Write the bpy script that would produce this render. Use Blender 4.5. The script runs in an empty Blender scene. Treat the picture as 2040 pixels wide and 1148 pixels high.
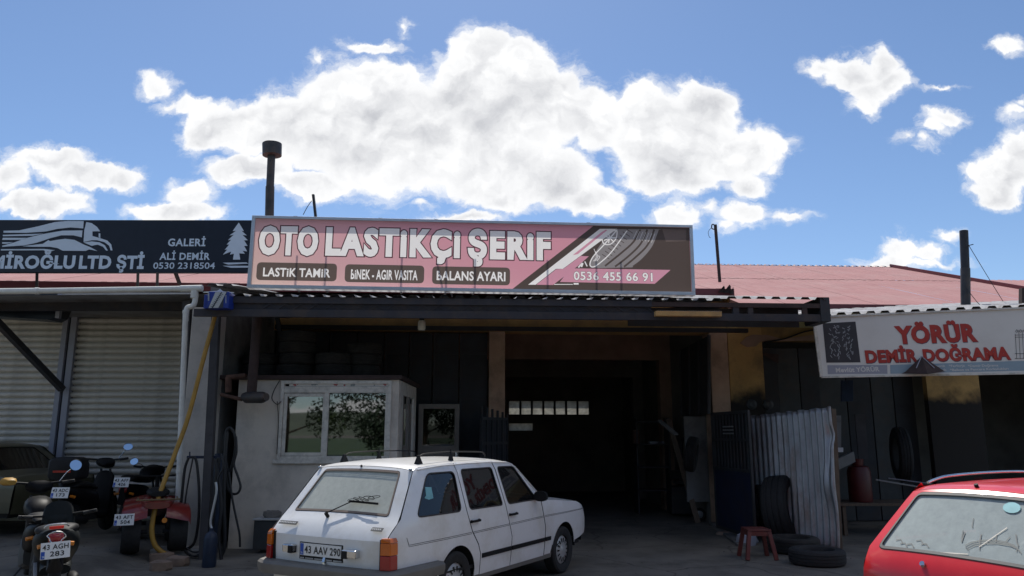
import bpy, math, random
from mathutils import Vector, Matrix
from mathutils.geometry import delaunay_2d_cdt, tessellate_polygon
random.seed(7)
R = math.radians
S = bpy.context.scene
C = S.collection
# ------------------------------------------------------------------ camera
F_PX, PITCH, EYE = 1500.0, R(10.96), 1.746
cd = bpy.data.cameras.new("camera"); cam = bpy.data.objects.new("camera", cd); C.objects.link(cam)
cd.sensor_width = 36; cd.lens = F_PX/2040*36; cd.clip_end = 3000; cd.clip_start = .05
cam.location = (0, 0, EYE); cam.rotation_euler = (R(90)+PITCH, 0, 0)
S.camera = cam
# ------------------------------------------------------------------ view, sun, sky
S.view_settings.view_transform = 'Standard'; S.view_settings.look = 'None'
S.view_settings.gamma = 1; S.view_settings.use_curve_mapping = False
S.view_settings.exposure = 0.0
SUN_EL, SUN_AZ = R(57), R(-7)          # azimuth from +Y, clockwise positive
sd = Vector((math.sin(SUN_AZ)*math.cos(SUN_EL), math.cos(SUN_AZ)*math.cos(SUN_EL), math.sin(SUN_EL)))
sl = bpy.data.lights.new("sun", 'SUN'); sl.energy = 4.8; sl.angle = R(.53); sl.color = (1, .955, .88)
so = bpy.data.objects.new("sun", sl); C.objects.link(so); so.rotation_euler = sd.to_track_quat('Z', 'Y').to_euler()

def pxdir(x, y):
    u = (x-1020)/F_PX; v = (574-y)/F_PX
    c, s = math.cos(PITCH), math.sin(PITCH)
    return Vector((u, c-v*s, s+v*c))

W = bpy.data.worlds.new("World"); S.world = W; W.use_nodes = True
nt = W.node_tree; nt.nodes.clear(); L = nt.links
def N(t, **k):
    n = nt.nodes.new(t)
    for a, b in k.items(): setattr(n, a, b)
    return n
def wire(sock, v):
    if isinstance(v, (int, float)): sock.default_value = v
    elif isinstance(v, (tuple, list)): sock.default_value = tuple(v)
    else: L.new(v, sock)
def M_(op, a, b=None, c=None, clamp=False):
    n = N('ShaderNodeMath', operation=op, use_clamp=clamp); wire(n.inputs[0], a)
    if b is not None: wire(n.inputs[1], b)
    if c is not None: wire(n.inputs[2], c)
    return n.outputs[0]
def VM(op, a, b=None, scale=None):
    n = N('ShaderNodeVectorMath', operation=op); wire(n.inputs[0], a)
    if b is not None: wire(n.inputs[1], b)
    if scale is not None: wire(n.inputs['Scale'], scale)
    return n.outputs['Value'] if op in ('LENGTH', 'DOT_PRODUCT') else n.outputs[0]
def NOISE(vec, scale, detail=6, rough=.55, dist=0):
    n = N('ShaderNodeTexNoise'); wire(n.inputs['Vector'], vec)
    n.inputs['Scale'].default_value = scale; n.inputs['Detail'].default_value = detail
    n.inputs['Roughness'].default_value = rough; n.inputs['Distortion'].default_value = dist
    return n
def RANGE(v, a, b, c=0, d=1, smooth=True):
    n = N('ShaderNodeMapRange', interpolation_type='SMOOTHSTEP' if smooth else 'LINEAR'); wire(n.inputs[0], v)
    for i, q in zip((1, 2, 3, 4), (a, b, c, d)): n.inputs[i].default_value = q
    return n.outputs[0]
def MIXC(f, a, b):
    n = N('ShaderNodeMix', data_type='RGBA'); wire(n.inputs[0], f)
    wire(n.inputs[6], a if not isinstance(a, tuple) else a); wire(n.inputs[7], b)
    return n.outputs[2]
tc = N('ShaderNodeTexCoord'); D = VM('NORMALIZE', tc.outputs['Generated'])
sky = N('ShaderNodeTexSky', sky_type='NISHITA'); sky.sun_disc = False
sky.sun_elevation = SUN_EL; sky.sun_rotation = SUN_AZ; sky.altitude = 900; sky.air_density = 1.0; sky.dust_density = .6; sky.ozone_density = 1.6
sx = N('ShaderNodeSeparateXYZ'); L.new(D, sx.inputs[0])
ydiv = M_('MAXIMUM', sx.outputs['Y'], .08)
U = M_('DIVIDE', sx.outputs['X'], ydiv); Wc = M_('DIVIDE', sx.outputs['Z'], ydiv)
cv = N('ShaderNodeCombineXYZ'); L.new(U, cv.inputs[0]); L.new(Wc, cv.inputs[1]); P0 = cv.outputs[0]
n1 = NOISE(P0, 9, 3, .5); n2 = NOISE(P0, 32, 7, .6)
w1 = VM('SCALE', VM('SUBTRACT', n1.outputs['Color'], (.5, .5, .5)), scale=.055)
w2 = VM('SCALE', VM('SUBTRACT', n2.outputs['Color'], (.5, .5, .5)), scale=.036)
PW = VM('MULTIPLY', VM('ADD', VM('ADD', P0, w1), w2), (1, 1, 0))
BLOBS = """430,250,62,42;400,275,30,24;500,255,80,55;560,240,80,60;620,255,110,78;700,240,130,112;760,255,140,125;840,270,110,110;760,165,75,50;
930,180,85,85;965,115,70,60;1035,140,75,70;1000,225,140,115;1090,200,95,85;980,320,120,85;1090,350,100,55;1180,390,75,32;1010,385,60,38;1180,230,70,65;
1280,245,60,80;1340,275,110,95;1400,205,68,48;1440,300,110,55;1510,302,70,26;1340,350,80,40;1290,170,16,14;1490,362,42,26;1545,332,24,15;
313,170,34,20;335,205,26,12;375,205,36,14;385,228,16,20;745,88,58,11;635,115,15,12;800,48,14,10;715,130,30,10;500,340,90,30;620,365,90,28;
95,312,80,26;165,338,85,28;240,352,48,22;290,345,16,10;70,405,85,26;130,392,50,22;15,350,36,36;383,383,42,26;340,420,88,22;415,425,30,12;205,436,22,5;
930,436,70,16;1343,430,46,24;845,407,18,8;1480,428,48,26;1445,452,25,14;1575,434,32,12;1408,415,14,7;
1640,132,32,16;1695,145,52,32;1750,135,30,36;1738,180,42,30;1770,165,38,26;1725,212,34,25;1880,240,42,17;1850,262,22,20;1835,290,16,14;1805,285,14,9;1875,178,32,5;
2005,90,34,17;2022,236,24,12;2036,212,14,12;2000,345,60,50;2030,310,40,40;1985,385,55,24;1935,345,24,18;1795,490,48,24;1775,513,60,15;1850,498,40,16;1890,465,26,14;1840,516,70,9"""
acc = None; accS = None
for b in BLOBS.replace('\n', '').split(';'):
    x, y, rx, ry = map(float, b.split(','))
    d = pxdir(x, y); c = (d.x/d.y, d.z/d.y, 0)
    d2 = pxdir(x+rx, y); d3 = pxdir(x, y-ry)
    a = abs(d2.x/d2.y-c[0])*1.1; e = abs(d3.z/d3.y-c[1])*1.1
    q = VM('MULTIPLY', VM('SUBTRACT', PW, c), (1/a, 1/e, 0))
    l = VM('LENGTH', q)
    sz = min(1, (rx*ry)**.5/60)
    l = M_('MULTIPLY', M_('SUBTRACT', 1.0, l), sz)       # big lobes are deeper
    acc = l if acc is None else M_('SMOOTH_MAX', acc, l, .12)
front = RANGE(sx.outputs['Y'], .25, .45)
n3 = NOISE(PW, 13, 10, .66)
dens = M_('ADD', acc, M_('MULTIPLY', M_('SUBTRACT', n3.outputs[0], .5), .62))
veil_n = NOISE(VM('MULTIPLY', PW, (1, 2.2, 1)), 21, 9, .7)
veil = M_('MULTIPLY', RANGE(M_('ADD', dens, M_('MULTIPLY', M_('SUBTRACT', veil_n.outputs[0], .5), 1.1)), -.22, .22), RANGE(acc, -.34, -.05, 0, .62))
m_front = M_('MULTIPLY', M_('MAXIMUM', RANGE(dens, -.03, .17), veil), front)
# the rest of the sky: the same kind of scattered cumulus
zc = M_('ADD', M_('ABSOLUTE', sx.outputs['Z']), .22)
cv2 = N('ShaderNodeCombineXYZ'); L.new(M_('DIVIDE', sx.outputs['X'], zc), cv2.inputs[0]); L.new(M_('DIVIDE', sx.outputs['Y'], zc), cv2.inputs[1]); cv2.inputs[2].default_value = 3.3
n4 = NOISE(cv2.outputs[0], 1.7, 9, .58)
g = RANGE(n4.outputs[0], .545, .62)
outside = M_('SUBTRACT', 1.0, M_('MULTIPLY', RANGE(Wc, .66, .74, 1, 0), M_('MULTIPLY', RANGE(M_('ABSOLUTE', U), .72, .85, 1, 0), front)))
mask = M_('MAXIMUM', m_front, M_('MULTIPLY', g, outside))
mask = M_('MULTIPLY', mask, RANGE(sx.outputs['Z'], -.02, .03))
# cloud shade: bright rims, soft grey in the thick middles, billows
up = VM('ADD', PW, (-.004, .012, 0)); upb = VM('ADD', PW, (-.012, .034, 0))
nb1 = NOISE(PW, 20, 6, .6); nb2 = NOISE(up, 20, 6, .6); nc1 = NOISE(PW, 7.5, 3, .5); nc2 = NOISE(upb, 7.5, 3, .5)
rel = M_('ADD', M_('MULTIPLY', M_('SUBTRACT', nb1.outputs[0], nb2.outputs[0]), 3.6), M_('MULTIPLY', M_('SUBTRACT', nc1.outputs[0], nc2.outputs[0]), 7.0))
thick = RANGE(acc, .10, .62)
val = M_('SUBTRACT', M_('ADD', 8.2, M_('MULTIPLY', rel, M_('ADD', .3, thick))), M_('MULTIPLY', thick, 1.15))
val = M_('MINIMUM', M_('MAXIMUM', val, 4.8), 8.5)
cc = N('ShaderNodeCombineXYZ'); L.new(M_('SUBTRACT', M_('MULTIPLY', val, 1.05), .55), cc.inputs[0]); L.new(M_('SUBTRACT', M_('MULTIPLY', val, 1.03), .35), cc.inputs[1]); L.new(M_('ADD', M_('MULTIPLY', val, .96), .30), cc.inputs[2])
skyc = VM('MULTIPLY', sky.outputs[0], (.80, .89, .985))
mixn = MIXC(mask, skyc, cc.outputs[0])
bg = N('ShaderNodeBackground'); L.new(mixn, bg.inputs[0]); bg.inputs[1].default_value = .125
ow = N('ShaderNodeOutputWorld'); L.new(bg.outputs[0], ow.inputs[0])
W.cycles.sampling_method = 'MANUAL'; W.cycles.sample_map_resolution = 512

# ------------------------------------------------------------------ materials
def mat(name, col, rough=.6, metal=0, var=.15, scale=6, bump=.0, bscale=60, dirt=None, dirt_amt=.5, dscale=2.5, coat=0, trans=0, spec=None, stretch=(1, 1, 1), col2=None):
    m = bpy.data.materials.new(name); m.use_nodes = True; t = m.node_tree; n = t.nodes; k = t.links
    b = n['Principled BSDF']; b.inputs['Roughness'].default_value = rough; b.inputs['Metallic'].default_value = metal
    if coat: b.inputs['Coat Weight'].default_value = coat; b.inputs['Coat Roughness'].default_value = .06
    if spec is not None: b.inputs['Specular IOR Level'].default_value = spec
    tcn = n.new('ShaderNodeTexCoord'); mp = n.new('ShaderNodeMapping'); k.new(tcn.outputs['Object'], mp.inputs[0]); mp.inputs['Scale'].default_value = stretch
    nz = n.new('ShaderNodeTexNoise'); k.new(mp.outputs[0], nz.inputs['Vector']); nz.inputs['Scale'].default_value = scale; nz.inputs['Detail'].default_value = 7; nz.inputs['Roughness'].default_value = .6
    r = n.new('ShaderNodeMapRange'); k.new(nz.outputs[0], r.inputs[0]); r.inputs[1].default_value = .3; r.inputs[2].default_value = .7
    mx = n.new('ShaderNodeMix'); mx.data_type = 'RGBA'; k.new(r.outputs[0], mx.inputs[0])
    lo = tuple(max(0, c*(1-var)) for c in col)+(1,); hi = tuple(min(1, c*(1+var)) for c in col)+(1,)
    if col2: hi = tuple(col2)+(1,)
    mx.inputs[6].default_value = lo; mx.inputs[7].default_value = hi
    out = mx.outputs[2]
    if dirt:
        nd = n.new('ShaderNodeTexNoise'); k.new(mp.outputs[0], nd.inputs['Vector']); nd.inputs['Scale'].default_value = dscale; nd.inputs['Detail'].default_value = 9; nd.inputs['Roughness'].default_value = .7
        rd = n.new('ShaderNodeMapRange'); k.new(nd.outputs[0], rd.inputs[0]); rd.inputs[1].default_value = .47; rd.inputs[2].default_value = .66; rd.inputs[4].default_value = dirt_amt
        m2 = n.new('ShaderNodeMix'); m2.data_type = 'RGBA'; k.new(rd.outputs[0], m2.inputs[0]); k.new(out, m2.inputs[6]); m2.inputs[7].default_value = tuple(dirt)+(1,)
        out = m2.outputs[2]
    k.new(out, b.inputs['Base Color'])
    if bump:
        nb = n.new('ShaderNodeTexNoise'); k.new(mp.outputs[0], nb.inputs['Vector']); nb.inputs['Scale'].default_value = bscale; nb.inputs['Detail'].default_value = 5
        bp = n.new('ShaderNodeBump'); bp.inputs['Strength'].default_value = bump; bp.inputs['Distance'].default_value = .01; k.new(nb.outputs[0], bp.inputs['Height']); k.new(bp.outputs[0], b.inputs['Normal'])
    if trans:
        tr = n.new('ShaderNodeBsdfTranslucent'); k.new(out, tr.inputs[0]); ms = n.new('ShaderNodeMixShader'); ms.inputs[0].default_value = trans
        k.new(b.outputs[0], ms.inputs[1]); k.new(tr.outputs[0], ms.inputs[2]); k.new(ms.outputs[0], n['Material Output'].inputs[0])
    return m
def glass(name, tint, gloss_col=(1, 1, 1), dust=0, dust_col=(.5, .5, .48), rough=.02, base=.0):
    m = bpy.data.materials.new(name); m.use_nodes = True; t = m.node_tree; n = t.nodes; k = t.links
    n.remove(n['Principled BSDF'])
    tr = n.new('ShaderNodeBsdfTransparent'); tr.inputs[0].default_value = (*tint, 1)
    gl = n.new('ShaderNodeBsdfGlossy'); gl.inputs[0].default_value = (*gloss_col, 1); gl.inputs[1].default_value = rough
    fr = n.new('ShaderNodeFresnel'); fr.inputs[0].default_value = 1.55
    ms = n.new('ShaderNodeMixShader'); ad = n.new('ShaderNodeMath'); ad.operation = 'ADD'; ad.inputs[1].default_value = base; k.new(fr.outputs[0], ad.inputs[0])
    k.new(ad.outputs[0], ms.inputs[0]); k.new(tr.outputs[0], ms.inputs[1]); k.new(gl.outputs[0], ms.inputs[2]); out = ms.outputs[0]
    if dust:
        df = n.new('ShaderNodeBsdfDiffuse'); df.inputs[0].default_value = (*dust_col, 1)
        tcn = n.new('ShaderNodeTexCoord'); nz = n.new('ShaderNodeTexNoise'); k.new(tcn.outputs['Object'], nz.inputs['Vector']); nz.inputs['Scale'].default_value = 14; nz.inputs['Detail'].default_value = 12; nz.inputs['Roughness'].default_value = .75
        r = n.new('ShaderNodeMapRange'); k.new(nz.outputs[0], r.inputs[0]); r.inputs[1].default_value = .3; r.inputs[2].default_value = .7; r.inputs[3].default_value = dust*.86; r.inputs[4].default_value = min(1, dust*1.12)
        m2 = n.new('ShaderNodeMixShader'); k.new(r.outputs[0], m2.inputs[0]); k.new(out, m2.inputs[1]); k.new(df.outputs[0], m2.inputs[2]); out = m2.outputs[0]
    k.new(out, n['Material Output'].inputs[0]); return m
MT = {}
def mk(n, *a, **k): MT[n] = mat(n, *a, **k)
mk('asphalt', (.15, .135, .115), .92, var=.35, scale=1.1, bump=.5, bscale=45, dirt=(.2, .185, .16), dirt_amt=.6, dscale=.5)
mk('gravel', (.11, .10, .09), .95, var=.4, scale=30)
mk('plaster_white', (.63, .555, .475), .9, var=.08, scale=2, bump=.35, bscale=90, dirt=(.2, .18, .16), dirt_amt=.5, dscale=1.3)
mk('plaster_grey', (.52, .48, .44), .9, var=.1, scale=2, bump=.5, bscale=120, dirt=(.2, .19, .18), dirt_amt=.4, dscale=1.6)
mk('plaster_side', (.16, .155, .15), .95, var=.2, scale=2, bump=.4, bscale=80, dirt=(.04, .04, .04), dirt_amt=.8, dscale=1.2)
mk('ochre', (.52, .31, .12), .9, var=.15, scale=2.5, bump=.4, bscale=70, dirt=(.2, .14, .09), dirt_amt=.6, dscale=1.8)
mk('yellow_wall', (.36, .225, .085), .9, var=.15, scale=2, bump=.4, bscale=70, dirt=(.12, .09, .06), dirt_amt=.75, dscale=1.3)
mk('pale_yellow', (.46, .42, .22), .9, var=.1)
mk('column_pink', (.47, .31, .22), .9, var=.12, scale=3, bump=.4, bscale=70, dirt=(.2, .14, .1), dirt_amt=.6, dscale=2.5)
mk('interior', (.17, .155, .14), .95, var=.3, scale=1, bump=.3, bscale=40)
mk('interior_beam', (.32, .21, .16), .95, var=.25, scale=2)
mk('soot', (.02, .018, .017), .95, var=.4)
mk('roof_red', (.40, .215, .21), .9, spec=.1, var=.08, scale=1.5, dirt=(.43, .29, .275), dirt_amt=.5, dscale=1.0)
mk('fascia_red', (.16, .03, .035), .5, var=.1)
mk('steel_navy', (.038, .037, .045), .85, var=.2, scale=3, dirt=(.10, .07, .05), dirt_amt=.4, dscale=4)
mk('steel_dark', (.025, .027, .034), .6, var=.3, scale=3, dirt=(.05, .03, .022), dirt_amt=.4)
mk('gate_dark', (.028, .031, .038), .7, var=.35, scale=2, dirt=(.045, .03, .025), dirt_amt=.5)
mk('gate_blue', (.013, .02, .05), .6, var=.3, scale=3, dirt=(.03, .025, .03), dirt_amt=.6)
mk('gate_grey', (.036, .04, .044), .6, var=.3, scale=3, dirt=(.06, .04, .03), dirt_amt=.6)
mk('rust', (.10, .05, .035), .85, var=.4, scale=8, dirt=(.05, .03, .025), dirt_amt=.6)
mk('rust_brown', (.05, .03, .027), .8, var=.3, scale=8)
mk('stove_pipe', (.06, .058, .06), .55, .3, var=.4, scale=5, dirt=(.10, .06, .04), dirt_amt=.7, dscale=5)
mk('slate_post', (.05, .048, .052), .85, var=.2)
mk('canopy_sheet', (.30, .30, .31), .55, .5, var=.2, scale=3, dirt=(.12, .09, .07), dirt_amt=.6)
mk('zinc', (.34, .345, .36), .45, .65, var=.25, scale=3, dirt=(.22, .16, .13), dirt_amt=.75, dscale=2.2, stretch=(1, 1, .5))
mk('shutter', (.66, .61, .54), .5, var=.07, scale=3, dirt=(.28, .25, .22), dirt_amt=.4)
mk('pvc_white', (.70, .69, .65), .45, var=.05, dirt=(.45, .42, .38), dirt_amt=.35, dscale=5)
mk('frame_white', (.66, .61, .54), .6, var=.06, scale=5, dirt=(.22, .2, .17), dirt_amt=.55, dscale=6)
mk('frame_alu', (.20, .175, .15), .5, .2, var=.1)
mk('alu', (.55, .56, .58), .4, .7, var=.1, scale=5)
mk('sign_black', (.012, .016, .028), .35, var=.15, spec=.3)
mk('print_white', (.62, .70, .80), .5, var=.03)
mk('print_white2', (.70, .66, .62), .6, var=.03)
mk('print_dash', (.55, .55, .55), .6)
mk('rubber', (.018, .018, .019), .8, var=.3, scale=20, bump=.3, bscale=80)
mk('tyre_dusty', (.02, .019, .018), .9, var=.4, scale=8, bump=.3, bscale=60, dirt=(.05, .045, .04), dirt_amt=.5)
mk('black_plastic', (.014, .014, .015), .6, var=.2, spec=.2)
mk('black_gloss', (.007, .007, .008), .5, var=.2, spec=.12)
mk('dark_green', (.008, .011, .012), .6, spec=.2, var=.3)
mk('grey_plastic', (.10, .10, .10), .6, var=.15, dirt=(.17, .15, .13), dirt_amt=.6)
mk('bumper_grey', (.16, .15, .135), .6, var=.1, scale=4, dirt=(.12, .11, .10), dirt_amt=.6)
mk('car_white', (.78, .78, .78), .32, var=.02, coat=.5, dirt=(.60, .57, .51), dirt_amt=.6, dscale=2.2)
mk('car_red', (.66, .012, .014), .3, var=.05, coat=.6, dirt=(.60, .06, .05), dirt_amt=.3, dscale=3)
mk('car_olive', (.06, .058, .035), .4, var=.1, coat=.3)
mk('car_inner', (.015, .015, .016), .9)
mk('seat', (.07, .07, .075), .95, var=.3)
mk('seam', (.012, .012, .012), .9)
mk('seal', (.035, .03, .028), .7)
mk('seal_brown', (.22, .17, .14), .7)
mk('chrome', (.65, .65, .65), .18, 1, var=.1)
mk('hubcap', (.42, .42, .42), .4, .3, var=.1)
mk('orange_lens', (.58, .13, .01), .2, coat=.6)
mk('red_lens', (.32, .012, .012), .2, coat=.6)
mk('red_bright', (.75, .03, .02), .3)
mk('plate_white', (.74, .74, .74), .45, var=.04)
mk('plate_blue', (.02, .08, .42), .4)
mk('ink', (.012, .012, .014), .5)
mk('mirror', (.8, .82, .85), .03, 1, var=0)
mk('hose_yellow', (.36, .20, .03), .5, var=.2)
mk('hose_black', (.014, .014, .016), .5)
mk('cylinder_blue', (.008, .02, .05), .5, var=.3, dirt=(.03, .03, .03), dirt_amt=.6)
mk('stone', (.24, .17, .13), .95, var=.3, scale=6, bump=.5, bscale=30)
mk('box_blue', (.012, .035, .25), .4)
mk('box_black', (.03, .035, .05), .5)
mk('print_grey', (.42, .44, .45), .6)
mk('plastic_red', (.13, .03, .024), .5, var=.2, dirt=(.10, .05, .04), dirt_amt=.5)
mk('red_metal', (.08, .007, .007), .45, var=.2, dirt=(.1, .02, .02), dirt_amt=.5)
mk('wood', (.12, .085, .06), .85, var=.3, scale=4, stretch=(6, 6, 1))
mk('rubbed_glass', (.12, .13, .13), .6)
mk('cloth_white', (.55, .55, .52), .95, var=.1)
mk('lamp_glass', (.62, .60, .52), .25, var=.05)
mk('flower_print', (.62, .58, .52), .7, var=.05)
mk('flower_red', (.38, .10, .09), .7, var=.3)
mk('flower_grey', (.25, .28, .27), .7, var=.3)
mk('sticker_cyan', (.20, .46, .50), .6)
mk('panel_grey', (.33, .33, .38), .6, var=.05)
mk('panel_blue', (.27, .35, .41), .6, var=.06)
mk('sign_cream', (.74, .70, .65), .55, var=.03, scale=1.5, dirt=(.60, .55, .49), dirt_amt=.4, dscale=1.2)
mk('letter_red', (.44, .035, .022), .5, var=.1)
mk('letter_shadow', (.05, .06, .12), .6)
mk('photo_dark', (.045, .04, .045), .6)
mk('photo_light', (.40, .40, .41), .6)
mk('seat_yellow', (.16, .11, .05), .5, var=.1)
mk('amber', (.6, .2, .02), .3)
mk('atv_red', (.20, .018, .014), .35, coat=.4)
mk('bark', (.09, .065, .045), .95, var=.3, scale=5)
mk('leaf', (.055, .085, .03), .7, var=.4, scale=1.2)
mk('leaf_dark', (.035, .06, .03), .7, var=.4, scale=1.2)
mk('hill', (.10, .12, .085), .95, var=.3, scale=.01)
mk('pane_frost', (.66, .65, .61), .8, var=.2, scale=8, trans=.55)
# flex face of the tyre shop sign: pale peach at the left running into pink
def flex(name, ramp=None, col=None, tr=.4):
    m = bpy.data.materials.new(name); m.use_nodes = True; t = m.node_tree; n = t.nodes; k = t.links; b = n['Principled BSDF']; b.inputs['Roughness'].default_value = .5
    tcn = n.new('ShaderNodeTexCoord'); nz = n.new('ShaderNodeTexNoise'); nz.inputs['Scale'].default_value = 300; k.new(tcn.outputs['Object'], nz.inputs['Vector'])
    if ramp:
        sp = n.new('ShaderNodeSeparateXYZ'); k.new(tcn.outputs['Object'], sp.inputs[0])
        a = n.new('ShaderNodeMath'); a.operation = 'MULTIPLY_ADD'; k.new(sp.outputs[0], a.inputs[0]); a.inputs[1].default_value = 1/4.8; a.inputs[2].default_value = .0
        c = n.new('ShaderNodeMath'); c.operation = 'MULTIPLY_ADD'; k.new(sp.outputs[2], c.inputs[0]); c.inputs[1].default_value = .35; k.new(a.outputs[0], c.inputs[2])
        cr = n.new('ShaderNodeValToRGB'); k.new(c.outputs[0], cr.inputs[0])
        cr.color_ramp.elements[0].position = 0; cr.color_ramp.elements[0].color = (*ramp[0], 1); cr.color_ramp.elements[1].position = 1; cr.color_ramp.elements[1].color = (*ramp[-1], 1)
        e = cr.color_ramp.elements.new(.45); e.color = (*ramp[1], 1); out = cr.outputs[0]
    else:
        rg = n.new('ShaderNodeRGB'); rg.outputs[0].default_value = (*col, 1); out = rg.outputs[0]
    mx = n.new('ShaderNodeMix'); mx.data_type = 'RGBA'; mx.blend_type = 'MULTIPLY'; mx.inputs[0].default_value = .25; k.new(out, mx.inputs[6]); k.new(nz.outputs[0], mx.inputs[7]); out = mx.outputs[2]
    k.new(out, b.inputs['Base Color'])
    tl = n.new('ShaderNodeBsdfTranslucent'); k.new(out, tl.inputs[0]); ms = n.new('ShaderNodeMixShader'); ms.inputs[0].default_value = tr
    k.new(b.outputs[0], ms.inputs[1]); k.new(tl.outputs[0], ms.inputs[2]); k.new(ms.outputs[0], n['Material Output'].inputs[0]); MT[name] = m
flex('flex_pink', ramp=((.90, .66, .56), (.88, .50, .51), (.88, .40, .47)))
flex('flex_pink_flat', col=(.86, .40, .50)); flex('flex_brown', col=(.115, .085, .072)); flex('flex_badge', col=(.16, .12, .10))
flex('flex_white', col=(1, .97, .93), tr=.5); flex('flex_outline', col=(.10, .035, .045)); flex('flex_grey', col=(.36, .33, .32)); flex('flex_tan', col=(.20, .15, .13))
def sooty(name, col, soot, z0, wid):
    m = mat(name, col, .92, var=.15, scale=2, bump=.4, bscale=70, dirt=(.12, .09, .06), dirt_amt=.6, dscale=1.5); t = m.node_tree; n = t.nodes; k = t.links; b = n['Principled BSDF']
    src = b.inputs['Base Color'].links[0].from_socket; tcn = n.new('ShaderNodeTexCoord'); sp = n.new('ShaderNodeSeparateXYZ'); k.new(tcn.outputs['Object'], sp.inputs[0])
    nz = n.new('ShaderNodeTexNoise'); nz.inputs['Scale'].default_value = 2.2; nz.inputs['Detail'].default_value = 8; k.new(tcn.outputs['Object'], nz.inputs['Vector'])
    a = n.new('ShaderNodeMath'); a.operation = 'MULTIPLY_ADD'; k.new(nz.outputs[0], a.inputs[0]); a.inputs[1].default_value = .8; k.new(sp.outputs[2], a.inputs[2])
    r = n.new('ShaderNodeMapRange'); k.new(a.outputs[0], r.inputs[0]); r.inputs[1].default_value = z0+.4-wid; r.inputs[2].default_value = z0+.4+wid; r.inputs[3].default_value = 1; r.inputs[4].default_value = 0; r.interpolation_type = 'SMOOTHSTEP'
    mx = n.new('ShaderNodeMix'); mx.data_type = 'RGBA'; k.new(r.outputs[0], mx.inputs[0]); k.new(src, mx.inputs[6]); mx.inputs[7].default_value = (*soot, 1); k.new(mx.outputs[2], b.inputs['Base Color']); MT[name] = m
sooty('sooty_wall', (.50, .31, .12), (.022, .019, .018), 2.52, .14)
def yard(m):
    t = m.node_tree; n = t.nodes; k = t.links; b = n['Principled BSDF']; src = b.inputs['Base Color'].links[0].from_socket; tcn = n.new('ShaderNodeTexCoord')
    nz = n.new('ShaderNodeTexNoise'); nz.inputs['Scale'].default_value = 1.3; nz.inputs['Detail'].default_value = 4; k.new(tcn.outputs['Object'], nz.inputs['Vector'])
    vm = n.new('ShaderNodeVectorMath'); vm.operation = 'MULTIPLY_ADD'; k.new(nz.outputs['Color'], vm.inputs[0]); vm.inputs[1].default_value = (.6, .6, 0); k.new(tcn.outputs['Object'], vm.inputs[2])
    vo = n.new('ShaderNodeTexVoronoi'); vo.feature = 'DISTANCE_TO_EDGE'; vo.inputs['Scale'].default_value = .55; k.new(vm.outputs[0], vo.inputs['Vector'])
    r = n.new('ShaderNodeMapRange'); k.new(vo.outputs['Distance'], r.inputs[0]); r.inputs[1].default_value = .0; r.inputs[2].default_value = .012; r.inputs[3].default_value = .75; r.inputs[4].default_value = 0
    n2_ = n.new('ShaderNodeTexNoise'); n2_.inputs['Scale'].default_value = .8; n2_.inputs['Detail'].default_value = 6; n2_.inputs['Roughness'].default_value = .65; k.new(tcn.outputs['Object'], n2_.inputs['Vector'])
    r2 = n.new('ShaderNodeMapRange'); k.new(n2_.outputs[0], r2.inputs[0]); r2.inputs[1].default_value = .52; r2.inputs[2].default_value = .66; r2.inputs[4].default_value = .6
    ad = n.new('ShaderNodeMath'); ad.operation = 'MAXIMUM'; k.new(r.outputs[0], ad.inputs[0]); k.new(r2.outputs[0], ad.inputs[1])
    mx = n.new('ShaderNodeMix'); mx.data_type = 'RGBA'; k.new(ad.outputs[0], mx.inputs[0]); k.new(src, mx.inputs[6]); mx.inputs[7].default_value = (.045, .04, .035, 1); k.new(mx.outputs[2], b.inputs['Base Color'])
yard(MT['asphalt'])
MT['hut_glass'] = glass('hut_glass', (.25, .27, .27), base=.14)
MT['car_glass'] = glass('car_glass', (.13, .14, .14), base=.0, dust=.03, dust_col=(.3, .3, .3))
MT['dusty_glass'] = glass('dusty_glass', (.6, .62, .6), base=.03, dust=.80, dust_col=(.60, .62, .56))
MT['dusty_glass_blue'] = glass('dusty_glass_blue', (.55, .58, .6), base=.04, dust=.74, dust_col=(.46, .51, .50))
MT['dark_glass'] = glass('dark_glass', (.3, .3, .3), base=.0)

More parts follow.
